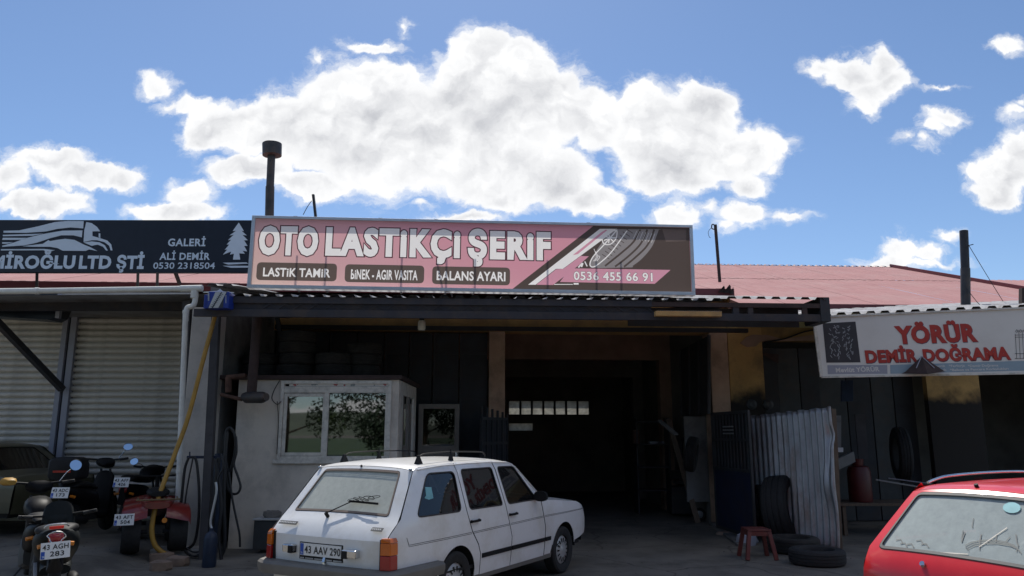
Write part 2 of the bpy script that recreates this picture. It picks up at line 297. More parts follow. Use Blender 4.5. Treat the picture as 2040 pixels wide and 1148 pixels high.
# ------------------------------------------------------------------ mesh tools
class MB:
    def __init__(s): s.v = []; s.f = []; s.M = Matrix.Identity(4)
    def add(s, vs, fs):
        o = len(s.v); s.v += [s.M @ Vector(p) for p in vs]; s.f += [tuple(i+o for i in f) for f in fs]; return s
    def hexa(s, p):     # p: 8 points, bottom ring then top ring
        return s.add(p, [(3, 2, 1, 0), (4, 5, 6, 7), (0, 1, 5, 4), (1, 2, 6, 5), (2, 3, 7, 6), (3, 0, 4, 7)])
    def box(s, x0, x1, y0, y1, z0, z1):
        return s.hexa([(x0, y0, z0), (x1, y0, z0), (x1, y1, z0), (x0, y1, z0), (x0, y0, z1), (x1, y0, z1), (x1, y1, z1), (x0, y1, z1)])
    def fb(s, F, s0, s1, t0, t1, o0, o1):
        g = F.pt
        return s.hexa([g(s0, t0, o0), g(s1, t0, o0), g(s1, t0, o1), g(s0, t0, o1), g(s0, t1, o0), g(s1, t1, o0), g(s1, t1, o1), g(s0, t1, o1)])
    def pb(s, F, x0, y0, x1, y1, o0, o1):   # a box given by its corners in the picture, projected on frame F
        xm, ym = (x0+x1)/2, (y0+y1)/2
        return s.fb(F, F.px(x0, ym)[0], F.px(x1, ym)[0], F.px(xm, y1)[1], F.px(xm, y0)[1], o0, o1)
    def bar(s, a, b, w, h=None):
        h = h or w; a, b = Vector(a), Vector(b); d = (b-a).normalized(); u = Vector((0, 0, 1)) if abs(d.z) < .9 else Vector((0, 1, 0))
        x = d.cross(u).normalized()*w/2; y = d.cross(x).normalized()*h/2
        return s.hexa([a-x-y, a+x-y, a+x+y, a-x+y, b-x-y, b+x-y, b+x+y, b-x+y])
    def tube(s, pts, r, n=8, cap=True, smooth_n=0):
        pts = [Vector(p) for p in pts]
        if smooth_n: pts = crom(pts, smooth_n)
        rs = r if isinstance(r, (list, tuple)) else [r]*len(pts)
        if len(rs) != len(pts): rs = [rs[0]+(rs[-1]-rs[0])*i/(len(pts)-1) for i in range(len(pts))]
        vs, fs = [], []; ref = None
        for i, p in enumerate(pts):
            d = (pts[min(i+1, len(pts)-1)]-pts[max(i-1, 0)]).normalized()
            if ref is None: ref = d.orthogonal().normalized()
            ref = (ref-d*ref.dot(d)).normalized(); b = d.cross(ref)
            for j in range(n):
                a = 2*math.pi*j/n; vs.append(p+(ref*math.cos(a)+b*math.sin(a))*rs[i])
        for i in range(len(pts)-1):
            for j in range(n): fs.append((i*n+j, i*n+(j+1) % n, (i+1)*n+(j+1) % n, (i+1)*n+j))
        if cap: fs += [tuple(range(n))[::-1], tuple(range((len(pts)-1)*n, len(pts)*n))]
        return s.add(vs, fs)
    def cyl(s, a, b, r0, r1=None, n=16): return s.tube([a, b], [r0, r0 if r1 is None else r1], n)
    def lathe(s, prof, M, n=28, close=False):   # profile (radius, along axis), axis = local Y of M
        vs, fs = [], []
        for r, y in prof:
            for j in range(n):
                a = 2*math.pi*j/n; vs.append(M @ Vector((r*math.cos(a), y, r*math.sin(a))))
        m = len(prof)
        for i in range(m if close else m-1):
            for j in range(n): fs.append((i*n+j, i*n+(j+1) % n, ((i+1) % m)*n+(j+1) % n, ((i+1) % m)*n+j))
        return s.add(vs, fs)
    def loft(s, secs, n=14, p=2.6):  # secs: (x, z, halfwidth y, halfheight z)
        vs, fs = [], []
        for (x, y, z, hy, hz) in secs:
            for j in range(n):
                a = 2*math.pi*j/n; c, q = math.cos(a), math.sin(a)
                vs.append((x, y+hy*math.copysign(abs(c)**(2/p), c), z+hz*math.copysign(abs(q)**(2/p), q)))
        for i in range(len(secs)-1):
            for j in range(n): fs.append((i*n+j, i*n+(j+1) % n, (i+1)*n+(j+1) % n, (i+1)*n+j))
        fs += [tuple(range(n))[::-1], tuple(range((len(secs)-1)*n, len(secs)*n))]
        return s.add(vs, fs)
    def poly(s, loops, fn):         # flat polygon with holes; loops in 2-D
        flat = [Vector((a, b, 0)) for l in loops for a, b in l]
        tri = tessellate_polygon([[Vector((a, b, 0)) for a, b in l] for l in loops])
        return s.add([fn(p.x, p.y) for p in flat], [t for t in tri])
    def slab(s, loop, fn, o0, o1):  # extruded polygon, fn(a,b,o)
        tri = tessellate_polygon([[Vector((a, b, 0)) for a, b in loop]]); n = len(loop)
        s.add([fn(a, b, o1) for a, b in loop]+[fn(a, b, o0) for a, b in loop],
              [t for t in tri]+[tuple(i+n for i in t[::-1]) for t in tri]+[(i, (i+1) % n, (i+1) % n+n, i+n) for i in range(n)]); return s
    def panel(s, outline, holes, fn, step=.08):   # constrained triangulation with inner points, mapped by fn
        def dens(l):
            o = []
            for i, a in enumerate(l):
                b = l[(i+1) % len(l)]; k = max(1, int(math.hypot(b[0]-a[0], b[1]-a[1])/step))
                o += [(a[0]+(b[0]-a[0])*j/k, a[1]+(b[1]-a[1])*j/k) for j in range(k)]
            return o
        loops = [dens(outline)]+[dens(h) for h in holes]
        vs, es = [], []
        for l in loops:
            o = len(vs); vs += [Vector(p) for p in l]; es += [(o+i, o+(i+1) % len(l)) for i in range(len(l))]
        xs = [p[0] for p in outline]; ys = [p[1] for p in outline]
        x = min(xs)+step*.5
        while x < max(xs):
            y = min(ys)+step*.5
            while y < max(ys):
                if inside(x, y, loops[0]) and not any(inside(x, y, h) for h in loops[1:]): vs.append(Vector((x, y)))
                y += step
            x += step
        rv, re, rf, *_ = delaunay_2d_cdt(vs, es, [], 0, 1e-5)
        fs = []
        for f in rf:
            cx = sum(rv[i].x for i in f)/len(f); cy = sum(rv[i].y for i in f)/len(f)
            if inside(cx, cy, loops[0]) and not any(inside(cx, cy, h) for h in loops[1:]): fs.append(tuple(f))
        return s.add([fn(p.x, p.y) for p in rv], fs)
    def build(s, name, m, parent=None, smooth=None, bevel=0, **tags):
        me = bpy.data.meshes.new(name); off = Vector((0, 0, 0)); p = parent
        while p is not None: off += p.location; p = p.parent
        me.from_pydata([v-off for v in s.v], [], s.f); me.update()
        me.materials.append(MT[m] if isinstance(m, str) else m)
        if smooth:
            me.polygons.foreach_set('use_smooth', [True]*len(me.polygons)); me.set_sharp_from_angle(angle=R(smooth))
        o = bpy.data.objects.new(name, me); C.objects.link(o)
        if parent is not None: o.parent = parent
        if bevel:
            b = o.modifiers.new('bevel', 'BEVEL'); b.width = bevel; b.segments = 2; b.limit_method = 'ANGLE'
        for k, v in tags.items(): o[k] = v
        return o
def inside(x, y, l):
    r = False; n = len(l); j = n-1
    for i in range(n):
        xi, yi = l[i][0], l[i][1]; xj, yj = l[j][0], l[j][1]
        if (yi > y) != (yj > y) and x < (xj-xi)*(y-yi)/(yj-yi)+xi: r = not r
        j = i
    return r
def crom(p, k):
    o = []
    for i in range(len(p)-1):
        a, b, c, d = p[max(i-1, 0)], p[i], p[i+1], p[min(i+2, len(p)-1)]
        for j in range(k):
            t = j/k; o.append(.5*((2*b)+(c-a)*t+(2*a-5*b+4*c-d)*t*t+(3*b-a-3*c+d)*t**3))
    return o+[p[-1]]
def crom2(l, k=5, closed=True):
    n = len(l); o = []
    for i in range(n if closed else n-1):
        g = (lambda q: Vector(l[q % n])) if closed else (lambda q: Vector(l[min(max(q, 0), n-1)]))
        a, b, c, d = g(i-1), g(i), g(i+1), g(i+2)
        for j in range(k):
            t = j/k; q = .5*((2*b)+(c-a)*t+(2*a-5*b+4*c-d)*t*t+(3*b-a-3*c+d)*t**3); o.append((q.x, q.y))
    return o
def rnd(l, r, k=4):      # round polygon corners
    o = []; n = len(l)
    for i in range(n):
        p = Vector(l[i]); a = Vector(l[i-1]); b = Vector(l[(i+1) % n]); da = (a-p); db = (b-p)
        rr = min(r, da.length*.45, db.length*.45); A = p+da.normalized()*rr; B = p+db.normalized()*rr
        for j in range(k+1):
            t = j/k; q = A*(1-t)**2+p*2*t*(1-t)+B*t*t; o.append((q.x, q.y))
    return o
def inset(l, d):
    n = len(l); ar = sum(l[i][0]*l[(i+1) % n][1]-l[(i+1) % n][0]*l[i][1] for i in range(n)); sg = 1 if ar > 0 else -1; o = []
    for i in range(n):
        p = Vector(l[i]); a = (p-Vector(l[i-1])).normalized(); b = (Vector(l[(i+1) % n])-p).normalized()
        na = Vector((-a.y, a.x))*sg; nb = Vector((-b.y, b.x))*sg; m = na+nb
        if m.length < 1e-4: m = na
        m.normalize(); k = d/max(.35, m.dot(na)); q = p+m*k; o.append((q.x, q.y))
    return o
class Fr:                # vertical (or tilted) picture plane: origin, right, up, normal toward the viewer
    def __init__(s, o, ex, ez): s.o = Vector(o); s.ex = Vector(ex).normalized(); s.n = s.ex.cross(Vector(ez)).normalized(); s.ez = s.n.cross(s.ex).normalized()
    def px(s, x, y):
        d = pxdir(x, y); e = Vector((0, 0, EYE)); t = (s.o-e).dot(s.n)/d.dot(s.n); p = e+d*t-s.o
        return p.dot(s.ex), p.dot(s.ez)
    def pt(s, a, b, o=0): return s.o+s.ex*a+s.ez*b+s.n*o
    def P(s, x, y, o=0): a, b = s.px(x, y); return s.pt(a, b, o)
def plane(d, k=0): return Fr((0, d, 0), (1, k, 0), (0, 0, 1))
def at(x, y, Y):
    d = pxdir(x, y); return Vector((0, 0, EYE))+d*(Y/d.y)
def gnd(x, y, z=0):
    d = pxdir(x, y); return Vector((0, 0, EYE))+d*((z-EYE)/d.z)
def empty(name, loc, label, cat, group=None, rz=0):
    o = bpy.data.objects.new(name, None); C.objects.link(o); o.location = loc; o.rotation_euler = (0, 0, rz); o.empty_display_size = .1
    o['label'] = label; o['category'] = cat
    if group: o['group'] = group
    return o
def tag(o, label, cat, group=None):
    o['label'] = label; o['category'] = cat
    if group: o['group'] = group
    return o
def copy_tree(o, parent=None):
    c = o.copy(); C.objects.link(c); c.parent = parent
    for ch in list(o.children): copy_tree(ch, c)
    return c
_tc = {}
def glyphs(txt, bold=0.0, spacing=1.0):
    key = (txt, bold, spacing)
    if key in _tc: return _tc[key]
    cu = bpy.data.curves.new('t', 'FONT'); cu.body = txt; cu.offset = bold; cu.space_character = spacing; cu.resolution_u = 3
    ob = bpy.data.objects.new('t', cu); C.objects.link(ob); bpy.context.view_layer.update()
    me = bpy.data.meshes.new_from_object(ob.evaluated_get(bpy.context.evaluated_depsgraph_get()))
    vs = [(v.co.x, v.co.y) for v in me.vertices]; fs = [tuple(p.vertices) for p in me.polygons]
    bpy.data.objects.remove(ob); bpy.data.curves.remove(cu); bpy.data.meshes.remove(me)
    _tc[key] = (vs, fs); return vs, fs
def text_old(mb, txt, fn, x0, x1, y0, y1, bold=0.0, spacing=1.0, grow=0.0, ref=None):
    """fit the lettering in the box x0..x1, y0..y1; ref = bold used for the fit so outlines share it"""
    vs, fs = glyphs(txt, bold, spacing); rv = glyphs(txt, bold if ref is None else ref, spacing)[0]
    ax, bx = min(v[0] for v in rv), max(v[0] for v in rv); ay, by = min(v[1] for v in rv), max(v[1] for v in rv)
    mb.add([fn(x0+(v[0]-ax)/(bx-ax)*(x1-x0), y0+(v[1]-ay)/(by-ay)*(y1-y0)) for v in vs], fs); return mb
def ptext(mb, txt, F, box, o, bold=0.0, spacing=1.0, ref=None):   # box = x0,y0,x1,y1 in picture: left-top, right-bottom
    x0, y0, x1, y1 = box; xm, ym = (x0+x1)/2, (y0+y1)/2
    a0, a1 = F.px(x0, ym)[0], F.px(x1, ym)[0]; b0, b1 = F.px(xm, y1)[1], F.px(xm, y0)[1]
    return text(mb, txt, lambda a, b: F.pt(a, b, o), a0, a1, b0, b1, bold, spacing, ref=ref)
_H = {}
def _cap(bold):
    if bold not in _H:
        v = glyphs('H', bold)[0]; _H[bold] = (min(q[1] for q in v), max(q[1] for q in v))
    return _H[bold]
def text(mb, txt, fn, x0, x1, y0, y1, bold=0.0, spacing=1.0, ref=None):
    vs, fs = glyphs(txt, bold, spacing); rb = bold if ref is None else ref
    rv = glyphs(txt, rb, spacing)[0]; ax, bx = min(v[0] for v in rv), max(v[0] for v in rv); ay, by = _cap(rb)
    mb.add([fn(x0+(v[0]-ax)/(bx-ax)*(x1-x0), y0+(v[1]-ay)/(by-ay)*(y1-y0)) for v in vs], fs); return mb
def corr(mb, o, e1, e2, width, length, pitch=.2, amp=.035, n=None, phase=0, seg=1, wob=0):
    o, e1, e2 = Vector(o), Vector(e1).normalized(), Vector(e2).normalized(); nn = e1.cross(e2)
    if nn.z < 0 or (abs(nn.z) < .1 and nn.y > 0): nn = -nn
    pr = []; x = 0.0
    while x < width-.004:
        for a, h in ((0, 0), (.32, 0), (.45, 1), (.87, 1)):
            q = x+a*pitch
            if q < width: pr.append((q, h*amp))
        x += pitch
    pr.append((width, 0)); vs = []
    rr = random.Random(int(width*1000+length*77))
    for k in range(seg+1):
        for q, h in pr: vs.append(o+e1*q+e2*(length*k/seg)+nn*(h+(rr.uniform(-wob, wob) if 0 < k else 0)))
    m = len(pr); fs = [(k*m+i, k*m+i+1, (k+1)*m+i+1, (k+1)*m+i) for k in range(seg) for i in range(m-1)]
    return mb.add(vs, fs)
def sstep(a, b, x): t = min(1, max(0, (x-a)/(b-a))); return t*t*(3-2*t)
def gh(x, y): return .17*sstep(8.8, 10.8, y)*sstep(-4.9, -5.6, x)

# ================================================================== ground
mb = MB(); xs = sorted(set([-1200, -400, -150, -60, -30, -16]+[-12+.5*i for i in range(53)]+[16, 30, 60, 150, 400, 1200])); ys = sorted(set([-900, -300, -100, -40, -15, -4, 0, 2, 4]+[5+.4*i for i in range(50)]+[27, 32, 50, 100, 300, 900]))
vs = []
for y in ys:
    for x in xs:
        near = abs(x) < 13 and 4 < y < 25
        vs.append((x, y, gh(x, y)+(random.uniform(-.008, .008) if near else 0)))
nx = len(xs)
mb.add(vs, [(j*nx+i, j*nx+i+1, (j+1)*nx+i+1, (j+1)*nx+i) for j in range(len(ys)-1) for i in range(nx-1)])
mb.build('ground', 'asphalt', smooth=60, kind='structure')
mb = MB()
for i in range(700):
    x = random.uniform(-8, 9); y = random.uniform(7.5, 15); r = random.uniform(.004, .012)*(1.6 if random.random() < .1 else 1); z = gh(x, y)
    mb.add([(x-r, y-r, z), (x+r, y-r*.8, z), (x+r*.7, y+r, z), (x-r*.8, y+r, z), (x, y, z+r*1.1)], [(0, 1, 4), (1, 2, 4), (2, 3, 4), (3, 0, 4)])
o = mb.build('gravel', 'gravel', kind='stuff'); tag(o, 'loose grit and pebbles scattered over the yard', 'gravel')
# hills far behind the viewer (seen mirrored in the window)
mb = MB(); vs = []; n = 90
for i in range(n+1):
    a = R(180+360*i/n); h = 20+16*math.sin(a*3+1)+9*math.sin(a*7+2)+5*math.sin(a*17)
    if math.sin(a) > .2: h *= .12
    r = 700; vs += [(r*math.cos(a), r*math.sin(a), -3), (r*1.2*math.cos(a), r*1.2*math.sin(a), h*.55)]
mb.add(vs, [(2*i, 2*i+2, 2*i+3, 2*i+1) for i in range(n)])
mb.build('hills', 'hill', kind='structure', smooth=60)
mb = MB(); rr = random.Random(8); gx = list(range(-60, 61, 4)); gy = [-5, -7, -10, -15, -25, -45, -80]
mb.add([(x, y+rr.uniform(-.4, .4), .03+(0 if y == -5 else .15+rr.uniform(0, .12)+(-y-5)*.012)) for y in gy for x in gx], [(j*len(gx)+i, j*len(gx)+i+1, (j+1)*len(gx)+i+1, (j+1)*len(gx)+i) for j in range(len(gy)-1) for i in range(len(gx)-1)])
mb.build('grass_verge', 'leaf', kind='structure', smooth=60)

# ================================================================== tyre workshop building
K = .058; FA = plane(15, K); kn = math.hypot(1, K)
def fx(x, y=700): return FA.px(x, y)[0]
def fz(y, x=1020): return FA.px(x, y)[1]
bld = empty('workshop_building', (0, 15, 0), 'long low workshop with ochre lintel, open garage bay and red metal roof', 'building')
XL, XR = -5.0, FA.px(1414, 700)[0]
mb = MB(); mb.fb(FA, XL, fx(1450), fz(661), 4.42, -.4, .0); mb.build('lintel', 'ochre', bld, bevel=.01)
mb = MB(); mb.fb(FA, fx(974), fx(1006), 0, fz(661)-.002, -.42, .03); mb.build('column', 'column_pink', bld, bevel=.012)
mb = MB(); mb.fb(FA, fx(1413), fx(1449), 0, fz(655), -.42, .035); mb.build('column', 'column_pink', bld, bevel=.012)
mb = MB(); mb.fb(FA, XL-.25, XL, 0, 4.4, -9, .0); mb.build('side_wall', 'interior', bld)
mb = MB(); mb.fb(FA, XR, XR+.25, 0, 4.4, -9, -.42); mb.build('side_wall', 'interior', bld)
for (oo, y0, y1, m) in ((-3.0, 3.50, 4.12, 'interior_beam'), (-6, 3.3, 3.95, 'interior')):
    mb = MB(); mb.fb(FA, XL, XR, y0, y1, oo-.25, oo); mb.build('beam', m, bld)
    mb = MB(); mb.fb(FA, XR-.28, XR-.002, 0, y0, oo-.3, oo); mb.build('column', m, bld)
# back wall with the row of panes
FB = plane(23.8, K)
wb = [FB.px(1014, 812)[0], FB.px(1173, 812)[0], FB.px(1090, 826)[1], FB.px(1090, 799)[1]]
sb = [FB.px(1014, 851)[0], FB.px(1061, 851)[0], FB.px(1040, 858)[1], FB.px(1040, 844)[1]]
rc = lambda a: [(a[0], a[2]), (a[1], a[2]), (a[1], a[3]), (a[0], a[3])]
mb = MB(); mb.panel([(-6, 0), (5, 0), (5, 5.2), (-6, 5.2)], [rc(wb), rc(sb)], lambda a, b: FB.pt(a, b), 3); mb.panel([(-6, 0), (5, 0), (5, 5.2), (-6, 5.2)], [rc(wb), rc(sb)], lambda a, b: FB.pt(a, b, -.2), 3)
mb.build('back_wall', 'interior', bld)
w = MB(); w.fb(FB, wb[0], wb[1], wb[2]-.03, wb[2]+.0, -.1, .04); w.fb(FB, wb[0], wb[1], wb[3], wb[3]+.03, -.1, .04); win = w.build('clerestory_window', 'steel_dark', bld)
pw = (wb[1]-wb[0])/7
for i in range(7):
    mb = MB(); mb.fb(FB, wb[0]+pw*i+.001, wb[0]+pw*(i+1)-.001, wb[2]+.001, wb[3]-.001, -.05, -.045); mb.build('pane', 'pane_frost', win)
    if i: mb = MB(); mb.fb(FB, wb[0]+pw*i-.03, wb[0]+pw*i+.03, wb[2], wb[3], -.08, .03); mb.build('mullion', 'steel_dark', win)
mb = MB(); mb.fb(FB, sb[0], sb[1], sb[2], sb[3], -.05, -.045); mb.build('pane', 'pane_frost', bld)
# roof: gable, sheets as separate pieces, front slope
SL = R(15.8); e1 = Vector((1, K, 0)).normalized(); nb = Vector((-K, 1, 0)).normalized()
def roofrow(parent, x0, x1, y_eave, z_eave, slope, l0, l1, wsheet, m='roof_red', lift=0, prefix='roof_sheet', pitch=.25, back=False):
    e2 = nb*math.cos(slope)+Vector((0, 0, math.sin(slope))); up = Vector((0, 0, 1))*lift
    x = x0; i = 0
    while x < x1-.01:
        w_ = min(wsheet, x1-x); o = Vector((0, y_eave, z_eave))+e1*x+e2*l0+up+Vector((0, 0, .004*(i % 2)))
        mb = MB(); corr(mb, o, e1, e2, w_+.02, l1-l0, pitch, .008, seg=2, wob=.004); mb.build(prefix, m, parent); x += w_; i += 1
roofrow(bld, -13, 4.45, 14.6, 4.6, SL, 0, 4.6, 1.0)
mb = MB(); e2 = nb*math.cos(SL)+Vector((0, 0, math.sin(SL))); o = Vector((0, 14.6, 4.6)); rA = o+e2*4.6
mb.add([rA+e1*-13, rA+e1*4.45, Vector((0, 24.2, 4.5))+e1*4.45, Vector((0, 24.2, 4.5))+e1*-13], [(0, 1, 2, 3)]); mb.build('rear_roof_slope', 'roof_red', bld)
mb = MB(); c0 = o+e1*4.42+Vector((0, 0, -.02)); mb.add([c0, c0+e2*4.6, Vector((0, 24.2, 4.45))+e1*4.42, Vector((0, 24.2, 4.2))+e1*4.42, c0+nb*.3+Vector((0, 0, -.35))], [(0, 1, 2, 3, 4)]); mb.build('gable_wall', 'ochre', bld)
mb = MB(); F = plane(14.55, K); mb.fb(F, -13, 4.46, 4.44, 4.6, -.03, .0); mb.build('eave_fascia', 'fascia_red', bld, bevel=.01)
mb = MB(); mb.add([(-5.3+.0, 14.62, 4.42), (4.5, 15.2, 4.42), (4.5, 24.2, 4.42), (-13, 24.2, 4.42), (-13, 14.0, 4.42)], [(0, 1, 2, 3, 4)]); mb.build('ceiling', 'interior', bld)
# torn end cap of the verge
mb = MB(); F2 = plane(14.5, K)
for a in ((1430, 583, 1444, 572), (1440, 584, 1456, 570), (1452, 586, 1461, 574)):
    p = F2.P(a[0], a[1], 0); q = F2.P(a[2], a[3], 0); mb.add([p, F2.P(a[2], a[1]), q, F2.P((a[0]+a[2])/2, a[3], .15)], [(0, 1, 2), (0, 2, 3)])
mb.build('verge_flashing', 'rust_brown', bld)
# chimney flue and cap
fl = empty('flue_pipe', at(537, 428, 15.4), 'tall dark stove flue with a drum cowl above the pink sign', 'chimney')
mb = MB(); mb.tube([at(536, 470, 15.4), at(538, 372, 15.4)], .092, 16); mb.build('lower_pipe', 'stove_pipe', fl, smooth=40)
mb = MB(); mb.tube([at(538, 374, 15.4), at(541, 305, 15.4)], .082, 16); mb.build('upper_pipe', 'stove_pipe', fl, smooth=40)
mb = MB(); a, b = at(542, 310, 15.4), at(542, 287, 15.4); mb.tube([a-Vector((0, 0, .015)), a, b, b+Vector((0, 0, .02))], [.12, .2, .205, .17], 24); mb.build('cowl', 'stove_pipe', fl, smooth=40)
rp = MB(); rp.bar(at(632, 460, 16), at(624, 388, 16), .05, .07); tag(rp.build('roof_post', 'steel_dark'), 'short slanting steel stub post behind top edge of pink sign', 'post')
mb = MB(); mb.tube([at(621, 400, 16), at(612, 413, 16), at(604, 428, 16)], .008, 5, smooth_n=3); tag(mb.build('stay_wire', 'steel_dark'), 'thin wire hanging from the stub post above the pink sign', 'wire')
an = empty('antenna_mast', at(1433, 562, 14.9), 'thin rusty mast with a bent hook top right of the pink sign', 'mast')
mb = MB(); mb.tube([at(1434, 562, 14.9), at(1425, 448, 14.9)], .033, 8); mb.build('pole', 'rust_brown', an, smooth=40)
mb = MB(); mb.tube([at(1425, 450, 14.88), at(1419, 447, 14.88), at(1418, 455, 14.88), at(1423, 457, 14.88)], .012, 6, smooth_n=4); mb.tube([at(1418, 453, 14.88), at(1411, 462, 14.88), at(1413, 472, 14.88), at(1416, 474, 14.88)], .005, 5, smooth_n=4); mb.build('hook', 'steel_dark', an)
# closed dark gate bay over the booth
gt = empty('folding_gate', FA.pt(fx(760), 0, -.1), 'dark steel folding gate panels closing the bay above the booth', 'gate')
px_ = [548, 600, 655, 710, 765, 815, 862, 915, 972]
for i in range(8):
    mb = MB(); mb.fb(FA, fx(px_[i])+.012, fx(px_[i+1])-.012, 0.02, fz(664), -.12, -.08)
    x0, x1 = fx(px_[i]), fx(px_[i+1]); p = mb.build('gate_panel', 'gate_dark', gt)
    mb = MB()
    for z in (1.3, 2.4, 3.3): mb.fb(FA, x0+.02, x1-.02, z, z+.05, -.08, -.055)
    mb.fb(FA, x0+.012, x0+.05, .02, fz(664), -.079, -.05); mb.build('rail', 'steel_dark', p)
# lights
lt = empty('hanging_lamp', FA.P(840, 640, 3.1), 'small frosted jar lamp hanging below the canopy beam', 'lamp')
FLm = plane(12.1, K); c = FLm.P(840, 648)
mb = MB(); mb.lathe([(0, -.085), (.05, -.085), (.062, -.06), (.062, .05), (.045, .075)], Matrix.Translation(c) @ Matrix.Rotation(R(90), 4, 'X'), 18); mb.build('glass_jar', 'lamp_glass', lt, smooth=40)
mb = MB(); mb.cyl(c+Vector((0, 0, .07)), c+Vector((0, 0, .13)), .045, .03, 14); mb.tube([c+Vector((0, 0, .12)), c+Vector((.01, .02, .3))], .006, 5); mb.build('holder', 'black_plastic', lt)

# aluminium door of the booth bay
FD = plane(14.6, K); dr = empty('booth_door', FD.pt(FD.px(875, 850)[0], 0), 'brown aluminium framed glass door beside the booth', 'door')
def rectframe(mb, F, x0, x1, z0, z1, w, o0, o1, wb_=None):
    wb_ = wb_ or w; mb.fb(F, x0, x0+w, z0, z1, o0, o1); mb.fb(F, x1-w, x1, z0, z1, o0, o1); mb.fb(F, x0+w, x1-w, z1-w, z1, o0, o1); mb.fb(F, x0+w, x1-w, z0, z0+wb_, o0, o1)
dx0, dx1 = FD.px(833, 850)[0], FD.px(915, 850)[0]; dz1 = FD.px(875, 805)[1]
mb = MB(); rectframe(mb, FD, dx0, dx1, .05, dz1, .09, -.06, .0); mb.fb(FD, dx0+.09, dx1-.09, FD.px(875, 912)[1], FD.px(875, 888)[1], -.06, 0); mb.build('frame', 'frame_alu', dr, bevel=.006)
mb = MB(); mb.fb(FD, dx0+.09, dx1-.09, 1.3, dz1-.09, -.035, -.03); mb.build('pane', 'dark_glass', dr)
mb = MB(); mb.fb(FD, dx0+.09, dx1-.09, .14, 1.25, -.045, -.02); mb.build('lower_panel', 'frame_alu', dr)
mb = MB(); mb.fb(FD, dx1-.07, dx1-.03, 1.25, 1.42, .0, .04); mb.build('handle', 'chrome', dr)
# open gate leaf in front of the column
g2 = empty('gate_leaf', at(985, 900, 14.4), 'dark slotted steel gate leaf folded open before the pink column', 'gate')
A, B = at(958, 865, 14.0), at(1010, 865, 14.75); FG = Fr((A.x, A.y, 0), (B-A).to_2d().to_3d(), (0, 0, 1)); wl = (B-A).to_2d().length
z_l = at(958, 809, 14.0).z; z_r = at(1010, 824, 14.75).z
mb = MB(); mb.fb(FG, 0, wl, .03, z_r-.12, -.03, 0); mb.build('sheet', 'gate_dark', g2)
mb = MB()
for i in range(6): q = wl*i/5; mb.fb(FG, max(0, q-.02), min(wl, q+.02), .03, z_l+(z_r-z_l)*i/5, .0, .03)
mb.fb(FG, 0, wl, 1.55, 1.6, .0, .025); mb.fb(FG, 0, wl, 2.0, 2.05, .0, .025); mb.build('bars', 'gate_grey', g2)

# ================================================================== canopy over the tyre shop
FC = plane(11.35, K); cz = lambda y, x=900: FC.px(x, y)[1]; cx = lambda x, y=610: FC.px(x, y)[0]
can = empty('canopy', FC.pt(0, 0), 'long dark steel canopy with truss fascia and corrugated sheets over the tyre shop', 'canopy')
e2c = (nb*math.cos(R(8))+Vector((0, 0, math.sin(R(8)))))
e2d = (nb*math.cos(R(10.7))+Vector((0, 0, math.sin(R(10.7)))))
x = cx(455); i = 0; xe = cx(1645, 590)
while x < xe-.05:
    w_ = min(.94, xe-x); mb = MB(); z = cz(594, 900)+(.0 if x < cx(1385) else .035)
    corr(mb, FC.pt(x, z+random.uniform(-.004, .004), 0), e1, e2c if x < cx(1340) else e2d, w_+.015, 3.32, .235, .04, seg=2, wob=.004); mb.build('roof_sheet', 'canopy_sheet', can); x += w_; i += 1
mb = MB(); corr(mb, FC.pt(cx(382), 4.0, -.36), e1, e2c, cx(458)-cx(382), 2.95, .235, .03); mb.build('sun_block_sheet', 'canopy_sheet', can)  # extra sheet, added to stop sun falling through the canopy corner
for (ya, yb, xa, xb) in ((594, 607, 440, 1300), (619, 634, 385, 1640)):
    mb = MB(); mb.fb(FC, cx(xa), cx(xb), cz(yb), cz(ya), -.09, -.03); mb.build('chord_beam', 'steel_navy', can, bevel=.006)
mb = MB(); mb.fb(FC, cx(440), cx(1300), cz(619)-.0, cz(607), -.085, -.075); mb.build('web_plate', 'steel_navy', can)
mb = MB(); x = cx(520); st = .115
while x < cx(1290):
    mb.bar(FC.pt(x, cz(618.5), -.055), FC.pt(x+st, cz(607.5), -.055), .012, .012); mb.bar(FC.pt(x+st, cz(607.5), -.055), FC.pt(x+2*st, cz(618.5), -.055), .012, .012); x += 2*st
mb.build('lattice', 'steel_navy', can, kind='stuff')
mb = MB(); mb.fb(FC, cx(1300), cx(1640), cz(606), cz(597), -.09, -.03); mb.build('chord_beam', 'rust_brown', can)
for a, b, m in ((1462, 1474, 'steel_navy'), (1492, 1502, 'steel_navy'), (1600, 1610, 'rust_brown')):
    mb = MB(); mb.fb(FC, cx(a), cx(b), cz(619), cz(606), -.08, -.04); mb.build('strut', m, can)
mb = MB(); mb.pb(FC, 1636, 640, 1655, 592, -.6, -.02); mb.build('end_plate', 'steel_dark', can)
mb = MB(); mb.fb(FC, cx(1270), cx(1630), cz(633), cz(594), -.75, -.72); mb.fb(FC, cx(440), cx(1640), 3.72, 3.8, -3.3, -3.2); mb.build('rear_purlin', 'steel_dark', can)
for q in (480, 640, 800, 960, 1120, 1290, 1440, 1600):
    mb = MB(); a = FC.pt(cx(q), 3.72, -.1); mb.bar(a, a+e2c*3.2, .06, .08); mb.build('rafter', 'steel_dark', can)
ru = empty('rolled_mat', FC.P(1370, 628, .02), 'pale ochre corrugated roll lying on the canopy beam end', 'roll')
mb = MB(); mb.pb(FC, 1303, 632, 1434, 622, .0, .10); mb.build('slab', 'ochre', ru, bevel=.008)
mb = MB(); corr(mb, FC.P(1306, 622, .10), e1, nb, FC.px(1434, 622)[0]-FC.px(1306, 622)[0], .09, .035, .012); mb.build('ribbed_sheet', 'sign_cream', ru)

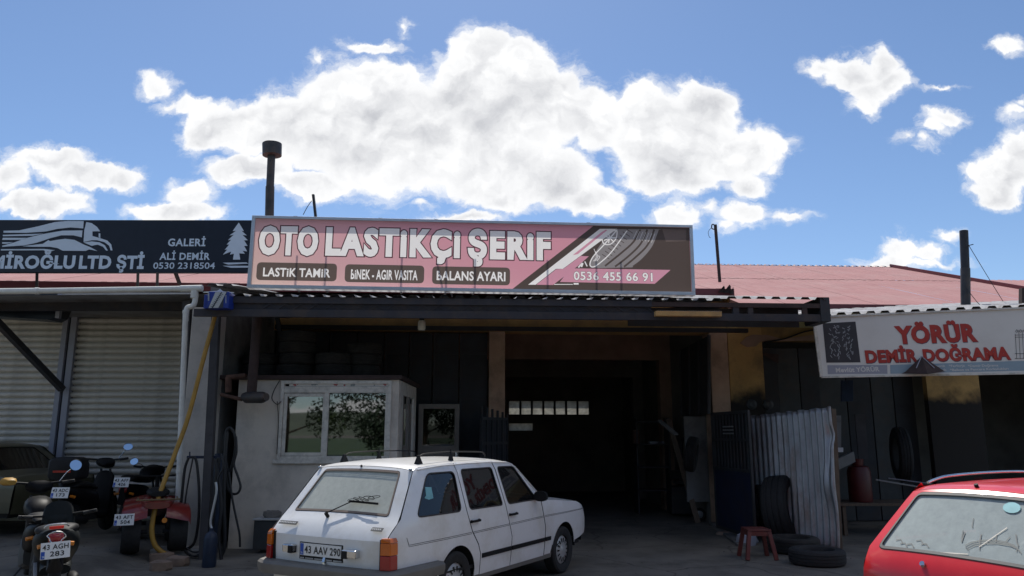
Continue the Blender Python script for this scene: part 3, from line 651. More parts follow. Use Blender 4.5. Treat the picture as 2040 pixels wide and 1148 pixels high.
# ================================================================== pink sign
FS = plane(11.5, K)
a = FS.P(492, 574); b = FS.P(1385, 589); FS = Fr(a, b-a, (0, 0, 1))
s0, s1 = 0, (b-a).length; t1 = FS.px(944, 439.5)[1]
sg = empty('tyre_shop_sign', a, 'long pink tyre shop sign with grey block letters and tyre picture on the right', 'sign')
fw = .055
mb = MB(); mb.fb(FS, s0, s1, 0, fw, -.14, .02); mb.fb(FS, s0, s1, t1-fw*.8, t1, -.14, .02); mb.fb(FS, s0, s0+fw, fw, t1-fw*.8, -.14, .02); mb.fb(FS, s1-fw, s1, fw, t1-fw*.8, -.14, .02); mb.build('frame', 'alu', sg, bevel=.005)
REG = []   # printed regions, lowest first
rbox = [(s0+fw, fw), (s1-fw, fw), (s1-fw, t1-fw*.8), (s0+fw, t1-fw*.8)]; REG.append(('face', 'flex_pink', [rbox], 0))
mb = MB()
for q in (588, 646, 797, 886, 943, 1087, 1184, 1233):
    s = FS.px(q, 510)[0]; mb.fb(FS, s-.015, s+.015, .03, t1-.02, -.42, -.39)
mb.fb(FS, s0, s1, t1-.075, t1-.045, -.09, -.06)
for q in (870,): mb.bar(FS.pt(FS.px(q, 480)[0], t1*.75, -.28), FS.pt(FS.px(q, 480)[0]+.25, 0, -.5), .025)
mb.build('back_frame', 'steel_dark', sg)
Zx = lambda X: 930+X/4.34
Zy = lambda Y: 420+Y/4.34
def sp(pts, o, zoom=None):
    return [FS.px(Zx(x), Zy(y)) for x, y in pts]
def prt(name, m, loops, o=.002, F=FS, par=sg):
    REG.append((name, m, loops, 0))
def text_loops(txt, F, box, bold, spacing, ref=None):
    vs, fs = glyphs(txt, bold, spacing); cnt = {}
    for f in fs:
        for i in range(len(f)): e = (f[i], f[(i+1) % len(f)]); cnt[e] = 1
    nxt = {a: b for (a, b) in cnt if (b, a) not in cnt}
    x0, y0, x1, y1 = box; xm, ym = (x0+x1)/2, (y0+y1)/2
    a0, a1 = F.px(x0, ym)[0], F.px(x1, ym)[0]; b0, b1 = F.px(xm, y1)[1], F.px(xm, y0)[1]
    rb = bold if ref is None else ref; rv = glyphs(txt, rb, spacing)[0]; ax, bx = min(v[0] for v in rv), max(v[0] for v in rv); ay, by = _cap(rb)
    loops = []; left = set(nxt)
    while left:
        k = left.pop(); l = [k]; q = nxt.get(k)
        while q is not None and q in left: left.discard(q); l.append(q); q = nxt.get(q)
        if len(l) > 2: loops.append([(a0+(vs[i][0]-ax)/(bx-ax)*(a1-a0), b0+(vs[i][1]-ay)/(by-ay)*(b1-b0)) for i in l])
    return loops
def grow(l, d):
    p = []
    for q in l:
        if not p or math.hypot(q[0]-p[-1][0], q[1]-p[-1][1]) > .004: p.append(q)
    n = len(p); o = []
    for i in range(n):
        c = Vector(p[i]); a = (c-Vector(p[i-1])).normalized(); b = (Vector(p[(i+1) % n])-c).normalized(); na = Vector((a.y, -a.x)); nb = Vector((b.y, -b.x)); m = na+nb
        m = na if m.length < 1e-4 else m.normalized(); q = c+m*d/max(.6, m.dot(na)); o.append((q.x, q.y))
    return o
def wind(x, y, l):
    w = 0; n = len(l); j = n-1
    for i in range(n):
        xi, yi = l[i]; xj, yj = l[j]
        if (yi > y) != (yj > y) and x < (xj-xi)*(y-yi)/(yj-yi)+xi: w += 1 if yi > yj else -1
        j = i
    return w
ri, rt = s1-fw-.002, t1-fw*.8-.002
br = sp([(1095, 125), (1940, 130), (1948, 715), (395, 695)], 0)
br = [(br[0][0], rt), (ri, rt), (ri, fw+.002), (br[3][0], fw+.002)]
prt('brown_panel', 'flex_brown', [br], .002)
prt('white_stripe', 'flex_white', [sp([(530, 640), (1150, 157), (1300, 157), (830, 503), (770, 503), (595, 640)], 0)], .004)
prt('pink_stripe', 'flex_pink_flat', [sp([(600, 640), (772, 507), (835, 503), (985, 392), (1055, 394), (960, 478), (905, 520), (745, 642)], 0), sp([(915, 385), (1165, 185), (1200, 165), (1215, 168), (960, 375)], 0)], .005)
prt('tan_patch', 'flex_tan', [sp([(1690, 160), (1896, 163), (1896, 262), (1722, 268)], 0)], .004)
prt('tyre_picture', 'flex_grey', [sp([(1290, 160), (1675, 160), (1640, 260), (1560, 390), (1430, 490), (1150, 496), (1075, 490), (1060, 450), (1130, 330), (1200, 230)], 0)], .006)
def stroke(mb, pts, w, fn, k=6):
    p = [Vector(q) for q in crom2(pts, k, False)] if len(pts) > 2 else [Vector(q) for q in pts]
    for i in range(len(p)-1):
        d = (p[i+1]-p[i]).normalized(); n_ = Vector((-d.y, d.x))*w/2; e_ = d*w*.25
        mb.add([fn(*(q)) for q in (p[i]-n_-e_, p[i+1]-n_+e_, p[i+1]+n_+e_, p[i]+n_-e_)], [(0, 1, 2, 3)])
ART = []
def astroke(pts, w, k=6):
    p = [Vector(q) for q in crom2(pts, k, False)] if len(pts) > 2 else [Vector(q) for q in pts]
    for i in range(len(p)-1):
        d = (p[i+1]-p[i]).normalized(); n_ = Vector((-d.y, d.x))*w/2; e_ = d*w*.12
        ART.append([FS.px(Zx(q.x), Zy(q.y)) for q in (p[i]-n_-e_, p[i+1]-n_+e_, p[i+1]+n_+e_, p[i]+n_-e_)])
for pts in ([(1500, 165), (1440, 270), (1330, 370), (1180, 490)], [(1560, 165), (1500, 290), (1390, 400), (1270, 492)], [(1620, 165), (1560, 300), (1450, 410), (1350, 492)], [(1668, 165), (1610, 310), (1520, 420), (1430, 490)]):
    astroke(pts, 16)
for i in range(9):
    u = i/9; x = 1420-230*u; y = 190+250*u; astroke([(x-45, y-35), (x+15, y+5)], 6)
REG.append(('tread_groove', 'flex_brown', ART, 1)); ART = []
astroke([(1300, 165), (1190, 290), (1090, 400), (1065, 470), (1110, 480), (1230, 380), (1330, 250), (1390, 165)], 10)
astroke([(1290, 170), (1180, 200), (1180, 280), (1240, 290), (1290, 240), (1300, 170)], 9)
for a_ in (0, 50, 100, 150, 205, 260, 310): astroke([(1235, 235), (1235+55*math.cos(R(a_)), 235+45*math.sin(R(a_)))], 9)
for dx in (0, 12, 30): astroke([(1100+dx, 330+dx*2), (1120+dx, 400), (1090+dx, 440)], 5)
for i in range(7): astroke([(1470+26*i, 175+4*i), (1440+26*i, 240+6*i)], 3)
astroke([(965, 490), (1000, 455), (990, 490)], 14); astroke([(1020, 440), (1040, 480)], 10); astroke([(755, 637), (915, 637)], 6); astroke([(925, 632), (965, 632)], 14)
REG.append(('wheel_picture', 'flex_white', ART, 1))
prt('phone_banner', 'flex_pink_flat', [sp([(895, 498), (1762, 512), (1625, 632), (805, 616)], 0)])
for i_, (x0, y0, x1, y1) in enumerate(((511, 524, 671, 559.5), (687, 528, 845, 563.5), (861, 532, 1016, 567.5))):
    xm, ym = (x0+x1)/2, (y0+y1)/2; q = [FS.px(x0, ym)[0], FS.px(x1, ym)[0], FS.px(xm, y1)[1], FS.px(xm, y0)[1]]
    prt('service_badge', 'flex_badge', [rnd([(q[0], q[2]), (q[1], q[2]), (q[1], q[3]), (q[0], q[3])], .07, 5)])
for t_, bx, sc in (("OTO", (517, 452, 633, 508), 1.12), ("LASTiKÇi", (650, 456.5, 916, 511), 1.14), ("ŞERiF", (933, 462, 1096, 516.5), 1.14)):
    ls = text_loops(t_, FS, bx, .040, sc+.04)
    REG.append(('letter_outline', 'flex_outline', [grow(l, .026) for l in ls], 2)); REG.append(('main_lettering', 'flex_white', [grow(l, .009) for l in ls], 2))
for t_, bx, bo, sc in (("LASTiK TAMiR", (524, 534.5, 658, 552), .028, 1.06), ("BiNEK - AGIR VASITA", (699, 538, 832, 557.5), .026, 1.06), ("BALANS AYARI", (870, 541, 1007, 559.5), .028, 1.06)):
    REG.append(('small_lettering', 'flex_white', text_loops(t_, FS, bx, bo, sc), 0))
REG.append(('number_outline', 'flex_outline', text_loops("0536 455 66 91", FS, (1143, 542.5, 1300, 559.5), .05, 1.08, .026), 0)); REG.append(('phone_number', 'flex_white', text_loops("0536 455 66 91", FS, (1143, 542.5, 1300, 559.5), .026, 1.08), 0))
V_, E_ = [], []
for nme, mm, loops, mode in REG:
    for l in loops:
        o_ = len(V_); V_ += [Vector(p) for p in l]; E_ += [(o_+i, o_+(i+1) % len(l)) for i in range(len(l))]
rv, re_, rf_, *_ = delaunay_2d_cdt(V_, E_, [], 0, 1e-5)
BB = [[(min(p[0] for p in l), max(p[0] for p in l), min(p[1] for p in l), max(p[1] for p in l), l) for l in loops] for _, _, loops, _ in REG]
out = [[] for _ in REG]
for f_ in rf_:
    cx_ = sum(rv[i].x for i in f_)/len(f_); cy_ = sum(rv[i].y for i in f_)/len(f_)
    for ri_ in range(len(REG)-1, -1, -1):
        if REG[ri_][3] == 2: hit = sum(wind(cx_, cy_, l) for (a, b, c, d, l) in BB[ri_] if a <= cx_ <= b and c <= cy_ <= d) > 0
        else:
            k_ = sum(1 for (a, b, c, d, l) in BB[ri_] if a <= cx_ <= b and c <= cy_ <= d and inside(cx_, cy_, l)); hit = (k_ > 0) if REG[ri_][3] else (k_ % 2 == 1)
        if hit: out[ri_].append(tuple(f_)); break
for (nme, mm, loops, mode), fs_ in zip(REG, out):
    if not fs_: continue
    ids = sorted({i for f_ in fs_ for i in f_}); mp_ = {i: k for k, i in enumerate(ids)}
    mb = MB(); mb.add([FS.pt(rv[i].x, rv[i].y, 0) for i in ids], [tuple(mp_[i] for i in f_) for f_ in fs_]); o_ = mb.build(nme, mm, sg)
    if mode == 1: o_['kind'] = 'stuff'
mb = MB()
for q in (587, 757, 868, 1173): mb.fb(FS, FS.px(q, 440)[0]-.03, FS.px(q, 440)[0]+.03, t1, t1+.018, -.08, -.03)
mb.build('clip', 'steel_dark', sg)

# ================================================================== left unit with roller shutters
lu = empty('shutter_shop_building', (-8.5, 14.6, 0), 'grey shop unit on the left with two ribbed roller shutters', 'building')
FSH = plane(14.4, 0); shx = lambda x, y=700: FSH.px(x, y)[0]; shz = lambda y, x=250: FSH.px(x, y)[1]
def shutter(xa, xb, ztop, label):
    h = empty('roller_shutter', FSH.pt((xa+xb)/2, .17), label, 'shutter'); h.parent = lu; h.location = h.location-lu.location; del h['category']
    p = .118; n_ = int((ztop-.17)/p); mesh = None
    for i in range(n_):
        z = ztop-(i+1)*p
        if mesh is None:
            mb = MB(); w_ = (xb-xa)/2
            pr = [(0, -.045), (.012, -.045), (.016, .006), (.035, .024), (.06, .032), (.085, .026), (.102, .008), (.106, -.045), (p-.001, -.045)]
            vs = []
            for dz, o_ in pr: vs += [(-w_, -o_, dz), (w_, -o_, dz)]
            mb.add(vs, [(2*k, 2*k+1, 2*k+3, 2*k+2) for k in range(len(pr)-1)]); ob = mb.build('slat', 'shutter', None, smooth=50); mesh = ob.data
        else: ob = bpy.data.objects.new('slat', mesh); C.objects.link(ob)
        ob.parent = h; ob.location = Vector(((xa+xb)/2, 14.4, z))-(h.location+lu.location)
    return h
ztop = shz(633)
shutter(shx(152), shx(372), ztop, 'right roller shutter'); shutter(-11.5, shx(121), ztop, 'left roller shutter')
# mullion pair
for a, b in ((124, 134), (140, 152)):
    mb = MB(); mb.fb(FSH, shx(a), shx(b), 0, shz(620), -.02, .09); mb.build('mullion', 'panel_grey', lu, bevel=.006)
mb = MB(); mb.fb(FSH, shx(134), shx(140), 0, shz(620), -.02, .03); mb.build('mullion_gap', 'steel_dark', lu)
mb = MB(); mb.fb(FSH, -12, shx(392), ztop, 4.3, -.1, .05); mb.build('header_wall', 'plaster_grey', lu)
mb = MB(); mb.fb(FSH, -12, shx(392), 0, 4.3, -4, -.1); mb.build('shop_body', 'interior', lu)
mb = MB(); FBm = plane(12.6, 0); mb.pb(FBm, -60, 618, 378, 600, -.12, 0); mb.build('cross_beam', 'steel_navy', lu, bevel=.006)
mb = MB(); FBn = plane(12.9, 0); mb.pb(FBn, 122, 600, 378, 583, -.05, 0); mb.build('soffit_board', 'plaster_grey', lu)
mb = MB(); mb.pb(FBn, 114, 634, 122, 575, -.05, 0.02); mb.build('hanger', 'panel_grey', lu)
mb = MB(); q = [FBn.px(*p) for p in ((-90, 585), (113, 583), (113, 612), (104, 630), (92, 636), (-90, 625))]; mb.slab(q, lambda a, b, o: FBn.pt(a, b, o), -.45, -.06); mb.build('duct_box', 'sign_black', lu)
mb = MB(); mb.bar(at(-70, 575, 12.1), at(124, 776, 14.2), .11, .10); mb.build('diagonal_brace', 'steel_dark', lu)
mb = MB(); mb.add([at(-200, 590, 11.9), at(410, 586, 11.9), at(410, 586, 11.9)+Vector((.6, 2.7, .02)), at(-200, 590, 11.9)+Vector((-1, 2.7, .02))], [(0, 1, 2, 3)]); mb.build('porch_roof', 'canopy_sheet', lu)
# party wall and its front pillar
pwl = empty('party_wall', (-4.95, 11.9, 0), 'grey rendered party wall with pillar end between the two shops', 'wall')
FPW = plane(11.95, 0); xl, xr = FPW.px(368, 800)[0], FPW.px(425, 800)[0]
mb = MB(); mb.fb(FPW, xl, xr, 0, FPW.px(400, 612)[1], -.3, 0); mb.build('pillar', 'plaster_grey', pwl, bevel=.015)
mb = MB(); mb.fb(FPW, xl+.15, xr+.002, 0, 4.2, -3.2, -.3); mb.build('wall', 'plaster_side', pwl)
po = MB(); FP2 = plane(11.6, 0); po.bar(gnd(406, 1115, .0), at(431, 628, 11.65), .12, .10); tag(po.build('steel_post', 'slate_post', bevel=.005), 'dark blue steel post standing right of the grey pillar', 'post')
po = MB(); a = gnd(352, 1098); po.bar(Vector((a.x-.02, a.y+.12, 0)), at(374, 600, a.y+.12), .13, .1); tag(po.build('steel_post', 'slate_post', bevel=.005), 'slate painted post directly behind the white downpipe', 'post')
# gutter + downpipe
gu = empty('rain_gutter', at(200, 577, 11.7), 'cream rain gutter along the left shop with white downpipe', 'gutter')
GY = 11.75
mb = MB(); mb.tube([at(-160, 582.5, GY), at(72, 580, GY)], .05, 14); mb.build('gutter_pipe', 'pvc_white', gu, smooth=40)
mb = MB(); mb.tube([at(72, 580, GY), at(362, 575.5, GY)], .046, 14); mb.build('gutter_pipe', 'pvc_white', gu, smooth=40)
mb = MB(); mb.tube([at(360, 575.5, GY), at(403, 574.5, GY)], .054, 14); mb.build('outlet', 'pvc_white', gu, smooth=40)
mb = MB(); mb.tube([at(70, 580, GY), at(78, 580, GY)], .056, 14); mb.build('coupling', 'pvc_white', gu, smooth=40)
b0 = gnd(352, 1094); b0.y = 11.72; q = [at(390, 578, GY), at(388, 602, GY), at(383, 610, GY), at(374, 613, GY), at(371, 622, GY), at(370, 640, GY)]
mb = MB(); mb.tube([at(388, 580, GY), at(387, 594, GY)], .058, 14); mb.build('socket', 'pvc_white', gu, smooth=40)
mb = MB(); mb.tube(q, .042, 12, smooth_n=4); mb.build('swan_neck', 'pvc_white', gu, smooth=50)
mb = MB(); mb.tube([at(370, 618, GY), at(351, 1085, GY)], .042, 12); mb.build('downpipe', 'pvc_white', gu, smooth=40)
mb = MB(); mb.tube([at(351, 1080, GY), at(351, 1092, GY), at(358, 1096, GY-.05)], .05, 12, smooth_n=3); mb.build('shoe', 'pvc_white', gu, smooth=40)
for y in (622, 940): mb = MB(); p = at(370-(y-620)*.0412, y, GY); mb.cyl(p+Vector((0, 0, -.02)), p+Vector((0, 0, .02)), .05, n=12); mb.build('bracket', 'pvc_white', gu, smooth=40)
# black signboard
FK = plane(13.0, .004)
kb = empty('truck_dealer_sign', FK.pt(FK.px(250, 545)[0], FK.px(250, 545)[1]), 'black signboard with pale blue truck, car and fir tree emblems', 'sign')
mb = MB(); mb.fb(FK, FK.px(-330, 490)[0], FK.px(500, 490)[0], FK.px(250, 543)[1], FK.px(250, 438.5)[1], -.1, 0); mb.build('board', 'sign_black', kb, bevel=.004)
Yx = lambda X: X/3.827
Yy = lambda Y: 400+Y/3.827
kp = lambda l, sm=0: [FK.px(Yx(x), Yy(y)) for x, y in (crom2(l, 3) if sm else l)]
mb = MB()
for l, sm in (([(30, 231), (150, 228), (300, 195), (420, 165), (520, 156), (640, 157), (635, 212), (540, 205), (440, 216), (350, 236), (200, 246), (30, 245)], 0),
    ([(20, 345), (110, 320), (200, 287), (330, 256), (480, 230), (630, 228), (625, 280), (560, 265), (470, 265), (380, 288), (280, 322), (180, 343), (20, 352)], 0),
    ([(25, 262), (330, 253), (250, 268), (25, 272)], 0), ([(25, 284), (225, 285), (180, 299), (20, 300)], 0), ([(20, 318), (100, 318), (60, 328), (20, 329)], 0),
    ([(175, 348), (330, 330), (372, 302), (384, 310), (430, 301), (500, 292), (570, 300), (640, 335), (690, 355), (745, 385), (680, 372), (655, 384), (480, 382), (440, 362), (380, 352), (250, 352)], 0),
    ([(10, 371), (335, 369), (420, 378), (380, 390), (350, 388), (335, 379), (10, 380)], 0),
    ([(660, 165), (700, 172), (740, 200), (765, 234), (706, 235), (706, 270), (760, 285), (820, 305), (850, 335), (858, 380), (846, 380), (835, 345), (800, 318), (740, 302), (700, 303), (640, 316), (645, 230)], 0),
    ([(755, 250), (766, 250), (766, 286), (755, 280)], 0), ([(640, 320), (700, 312), (760, 318), (800, 340), (824, 380), (812, 382), (788, 352), (745, 336), (700, 345)], 0),
    ([(1822, 168), (1860, 232), (1842, 230), (1882, 265), (1850, 262), (1890, 302), (1862, 303), (1888, 345), (1862, 345), (1885, 388), (1850, 382), (1868, 405), (1825, 402), (1832, 450), (1778, 450), (1785, 404), (1755, 412), (1765, 388), (1702, 412), (1735, 372), (1715, 376), (1750, 335), (1730, 335), (1765, 298), (1740, 302), (1785, 260), (1752, 266), (1802, 230), (1776, 232)], 0),
    ([(1700, 474), (1880, 472), (1895, 480), (1740, 488)], 0), ([(1700, 497), (1895, 498), (1890, 511), (1760, 512)], 0)):
    mb = MB(); mb.slab(kp(l), lambda a, b, o: FK.pt(a, b, o), .001, .012); mb.build('emblem_piece', 'print_white', kb)
f = lambda b: [Yx(b[0]), Yy(b[1]), Yx(b[2]), Yy(b[3])]
for t_, bx, bo, sc in (("MİROĞLU", (-62, 418, 575, 520), .045, 1.08), ("LTD", (605, 419, 850, 521), .045, 1.08), ("ŞTİ", (890, 420, 1100, 522), .045, 1.08), ("GALERİ", (1282, 290, 1568, 348), .03, 1.1), ("ALİ DEMİR", (1218, 398, 1602, 452), .028, 1.08), ("0530 2318504", (1170, 472, 1640, 520), .012, 1)):
    mb = MB(); ptext(mb, t_, FK, f(bx), .006, bo, sc); mb.build('lettering', 'print_white', kb)
for x in (74, 275, 314):
    mb = MB(); mb.bar(at(x, 540, 13.08), at(x-1, 575, 13.4), .045); mb.build('leg', 'steel_dark', kb)
mb = MB(); mb.bar(at(349, 542, 13.1), at(358, 566, 13.3), .05); mb.build('leg', 'rust_brown', kb)
# blue light box
lb = empty('tyre_light_box', at(432, 615, 11.2), 'small blue box sign with grey tyre track at the canopy corner', 'sign')
FL = plane(11.15, .05)
mb = MB(); mb.pb(FL, 414, 614, 456, 581, -.32, 0); mb.build('box', 'box_blue', lb, bevel=.01)
mb = MB(); mb.pb(FL, 400, 612, 413, 584, -.33, -.12); mb.build('side_face', 'box_blue', lb, bevel=.01)
LX = lambda x: 330+x/3.827
LY = lambda y: 560+y/3.827
mb = MB(); l = [(345, 85), (400, 82), (475, 82), (478, 110), (450, 120), (440, 205), (325, 208), (330, 190)]
mb.poly([[FL.px(LX(x), LY(y)) for x, y in [(388, 84), (470, 82), (445, 130), (438, 205), (322, 208)]]], lambda a, b: FL.pt(a, b, .003)); mb.build('dark_field', 'box_black', lb)
mb = MB()
for l in ([(380, 85), (425, 84), (350, 206), (328, 206)], [(432, 84), (465, 84), (402, 206), (362, 206)]): mb.poly([[FL.px(LX(x), LY(y)) for x, y in l]], lambda a, b: FL.pt(a, b, .005))
for y in range(90, 150, 9): mb.poly([[FL.px(LX(x), LY(yy)) for x, yy in ((322, y), (334, y), (334, y+6), (322, y+6))]], lambda a, b: FL.pt(a, b, .005)); mb.poly([[FL.px(LX(x), LY(yy)) for x, yy in ((456, y+20), (464, y+20), (464, y+25), (456, y+25))]], lambda a, b: FL.pt(a, b, .005))
mb.build('track_print', 'print_grey', lb)
mb = MB()
for i in range(9):
    y = 95+i*12; stroke(mb, [(415-i*9, y), (438-i*9, y+9)], 4, lambda x, yy: FL.pt(*FL.px(LX(x), LY(yy)), .007))
mb.build('track_groove', 'box_black', lb)
mb = MB(); p = [FL.P(x, y, -.1) for x, y in ((400, 579), (428, 577), (434, 573), (440, 578), (462, 580), (462, 582), (400, 581))]; mb.add(p, [tuple(range(7))]); mb.build('torn_sheet', 'pvc_white', lb)

# ================================================================== right-hand ironwork shop
rb = empty('ironwork_shop_building', (8, 15.4, 0), 'ochre ironwork shop on the right with dark openings and broad red roof', 'building')
r0 = fx(1451); zt = fz(652, 1480)
mb = MB(); mb.fb(FA, r0, fx(1519), 0, zt, -.3, .0); mb.build('wall', 'sooty_wall', rb)
mb = MB(); mb.fb(FA, r0, 17, zt, 4.25, -.3, -.004); mb.build('wall', 'pale_yellow', rb)
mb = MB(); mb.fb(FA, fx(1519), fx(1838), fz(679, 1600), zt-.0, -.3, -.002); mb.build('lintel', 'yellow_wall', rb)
mb = MB(); mb.fb(FA, fx(1838), fx(1942), 0, zt, -.12, .02); mb.build('column', 'sooty_wall', rb)
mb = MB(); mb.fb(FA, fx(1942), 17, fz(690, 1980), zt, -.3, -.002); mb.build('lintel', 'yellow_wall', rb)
mb = MB(); q = [FA.px(*p) for p in ((1486, 672), (1498, 667), (1530, 668), (1560, 676), (1600, 670), (1640, 664), (1640, 678), (1515, 681), (1506, 690), (1488, 692), (1474, 684))]; mb.slab(q, lambda a, b, o: FA.pt(a, b, o), .0, .012); mb.build('broken_plaster', 'interior_beam', rb)
mb = MB(); mb.tube([FA.P(1520, 683, .05), FA.P(1560, 676, .05), FA.P(1600, 662, .06), FA.P(1640, 655, .08)], .016, 6, smooth_n=4); tag(mb.build('cable', 'black_plastic'), 'black cable sagging over the torn plaster left of the white sign', 'cable')
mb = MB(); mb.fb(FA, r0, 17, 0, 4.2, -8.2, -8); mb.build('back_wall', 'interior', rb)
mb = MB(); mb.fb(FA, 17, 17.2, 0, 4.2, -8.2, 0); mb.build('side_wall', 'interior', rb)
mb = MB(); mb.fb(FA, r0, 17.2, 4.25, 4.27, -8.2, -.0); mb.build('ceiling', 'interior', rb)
# big steel door leaves inside the openings
sg2 = empty('sliding_doors', FA.pt(fx(1680), 0, -.5), 'grey green steel door leaves standing back inside the ironwork opening', 'door')
for (xa, xb, o_, m) in ((1521, 1560, -.35, 'gate_dark'), (1562, 1605, -.4, 'gate_grey'), (1607, 1645, -.4, 'gate_dark'), (1647, 1700, -.45, 'gate_grey'), (1702, 1750, -.45, 'gate_dark'), (1752, 1795, -.45, 'gate_grey'), (1797, 1837, -.45, 'gate_dark')):
    mb = MB(); mb.fb(FA, fx(xa), fx(xb), .02, fz(690, 1600), o_-.05, o_); mb.build('door_leaf', m, sg2, bevel=.004)
mb = MB(); mb.add([FA.P(1522, 700, -.28), FA.P(1562, 703, -.28), FA.P(1562, 722, -.28)], [(0, 1, 2)]); mb.build('gusset', 'rust_brown', sg2)
# roof of the right-hand shop
SR = R(18); YE, ZE = 15.05, 4.38
roofrow(rb, 4.75, 13.15, YE, ZE, SR, 0, 4.95, .98, pitch=.245); roofrow(rb, 4.75, 13.0, YE, ZE, SR, 4.85, 8.95, .98, lift=.008, pitch=.245)
e2r = nb*math.cos(SR)+Vector((0, 0, math.sin(SR))); o = Vector((0, YE, ZE)); rA = o+e2r*8.95
mb = MB(); x = 4.75
while x < 13.0: corr(mb, rA+e1*x+e2r*-.12+Vector((0, 0, .018)), e1, e2r, .98, .14, .245, .03); x += .98
mb.build('ridge_cap', 'fascia_red', rb)
mb = MB(); mb.add([rA+e1*4.75, rA+e1*13.05, Vector((0, 32, 4.4))+e1*13.05, Vector((0, 32, 4.4))+e1*4.75], [(0, 1, 2, 3)]); mb.build('rear_roof_slope', 'roof_red', rb)
mb = MB(); mb.bar(o+e1*13.17+Vector((0, 0, .03)), rA+e1*13.02+Vector((0, 0, .05)), .05, .12); mb.build('verge_strip', 'fascia_red', rb)
mb = MB(); FE = plane(YE-.05, K); mb.fb(FE, 4.5, 17, ZE-.15, ZE+.01, -.03, 0); mb.build('eave_fascia', 'fascia_red', rb, bevel=.008)
roofrow(rb, 13.2, 19, YE, ZE-.12, R(17), 0, 8.3, .98, lift=-.05, pitch=.245)
# right canopy
k2 = -.20; p0 = at(1628, 632, 12.7); FY0 = Fr((0, p0.y-k2*p0.x, 0), (1, k2, 0), (0, 0, 1))
rc2 = empty('ironwork_canopy', FY0.pt(FY0.px(1850, 620)[0], 0), 'low corrugated canopy with bright upturned edge above the white sign', 'canopy')
a = FY0.P(1655, 629, 0.02); b = FY0.P(2110, 610, .02); a = a-(b-a).normalized()*1.15; ee = (b-a).normalized(); nn = Vector((-ee.y, ee.x, 0)).normalized(); e2y = nn*math.cos(R(9.9))+Vector((0, 0, math.sin(R(9.9))))  # left end run on further, added to keep a sun patch off the yard
n_ = 5; L_ = (b-a).length
for i in range(n_+1):
    mb = MB(); corr(mb, a+ee*(L_/n_*i)+Vector((0, 0, .003*(i % 2))), ee, e2y, L_/n_+.01, 3.0 if i < 3 else 3.4, .235, .045, seg=2, wob=.003); mb.build('roof_sheet', 'canopy_sheet', rc2)
mb = MB(); mb.bar(a+Vector((.8, .1, -.06)), b+Vector((.5, .1, -.06)), .06, .08); mb.build('edge_beam', 'steel_dark', rc2)
for q in (0, .5, 1.0): mb = MB(); p = a.lerp(b, q)+Vector((0, .15, -.05)); mb.bar(p, p+nn*2.2+Vector((0, 0, .36)), .05, .07); mb.build('rafter', 'steel_dark', rc2)
# white ironwork sign
BL = FY0.P(1635, 752, .06); BR = FY0.P(2040, 742.5, .06); TL = FY0.P(1620.5, 632, .06)
FY = Fr(BL, BR-BL, TL-BL)
ys_ = empty('ironwork_sign', BL, 'white banner sign with red lettering, wrought gate photo and blue strip', 'sign')
yx = lambda X: 1600+X/4.636
yy = lambda Y: 560+Y/4.636
sh = FY.px(1620.5, 632); skew = sh[0]/sh[1]
yq = lambda X, Y: FY.px(yx(X), yy(Y))
mb = MB(); T = sh[1]; Wd = FY.px(2125, 742)[0]
mb.slab([(0, 0), (Wd, -.02), (Wd+skew*T, T+.02), (skew*T, T)], lambda a, b, o: FY.pt(a, b, o), -.04, 0); mb.build('board', 'sign_cream', ys_)
mb = MB()
for a_, b_ in (((0, 0), (Wd, -.02)), ((skew*T, T), (Wd+skew*T, T+.02)), ((0, 0), (skew*T, T))): mb.bar(FY.pt(*a_, .004), FY.pt(*b_, .004), .05, .03)
mb.build('edge_strip', 'frame_white', ys_)
def yprt(name, m, pts, o): mb = MB(); mb.poly([[yq(*p) for p in pts]], lambda a, b: FY.pt(a, b, o)); return mb.build(name, m, ys_)
yprt('gate_photo', 'photo_dark', [(180, 392), (483, 375), (530, 752), (215, 755)], .003)
mb = MB(); fy = lambda o: (lambda x, y: FY.pt(*yq(x, y), o)); rr = random.Random(5)
for side in (0, 1):
    x0 = 230 if side == 0 else 352
    for i in range(34):
        t = i/33; cx_ = x0+t*22+rr.uniform(5, 95); y = 415+t*290+rr.uniform(-10, 10); an_ = rr.uniform(-.9, .9)+(1.2 if side else -1.2)*(1 if t < .4 else .3)
        dx, dy = math.sin(an_)*13, -math.cos(an_)*15
        stroke(mb, [(cx_-dx, y-dy), (cx_+rr.uniform(-4, 4), y), (cx_+dx, y+dy)], rr.uniform(4, 8), fy(.005), 3)
mb.build('gate_tracery', 'photo_light', ys_, kind='stuff')
yprt('name_panel', 'panel_grey', [(224, 778), (776, 776), (778, 857), (228, 860)], .003)
yprt('service_panel', 'panel_blue', [(803, 776), (2330, 728), (2330, 822), (806, 857)], .003)
def ytext(name, m, items, o):
    for t_, box, bold, spc in items:
        mb = MB(); x0, y0, x1, y1 = [yx(box[0]), yy(box[1]), yx(box[2]), yy(box[3])]; xm, ym = (x0+x1)/2, (y0+y1)/2
        s0_, s1_ = FY.px(x0, ym)[0], FY.px(x1, ym)[0]; b0_, b1_ = FY.px(xm, y1)[1], FY.px(xm, y0)[1]; zc_ = (b0_+b1_)/2
        text(mb, t_, lambda a, b: FY.pt(a+(b-zc_)*skew*.8, b, o), s0_, s1_, b0_, b1_, bold, spc); mb.build(name, m, ys_)
big = lambda d: [("YÖRÜR", (845+d, 404+d, 1605+d, 573+d), .055, 1.06), ("DEMİR", (573+d, 634+d, 1055+d, 754+d), .052, 1.06), ("DOĞRAMA", (1105+d, 618+d, 1912+d, 738+d), .052, 1.06)]
ytext('letter_shadow', 'letter_shadow', big(5), .004); ytext('main_lettering', 'letter_red', big(0), .007)
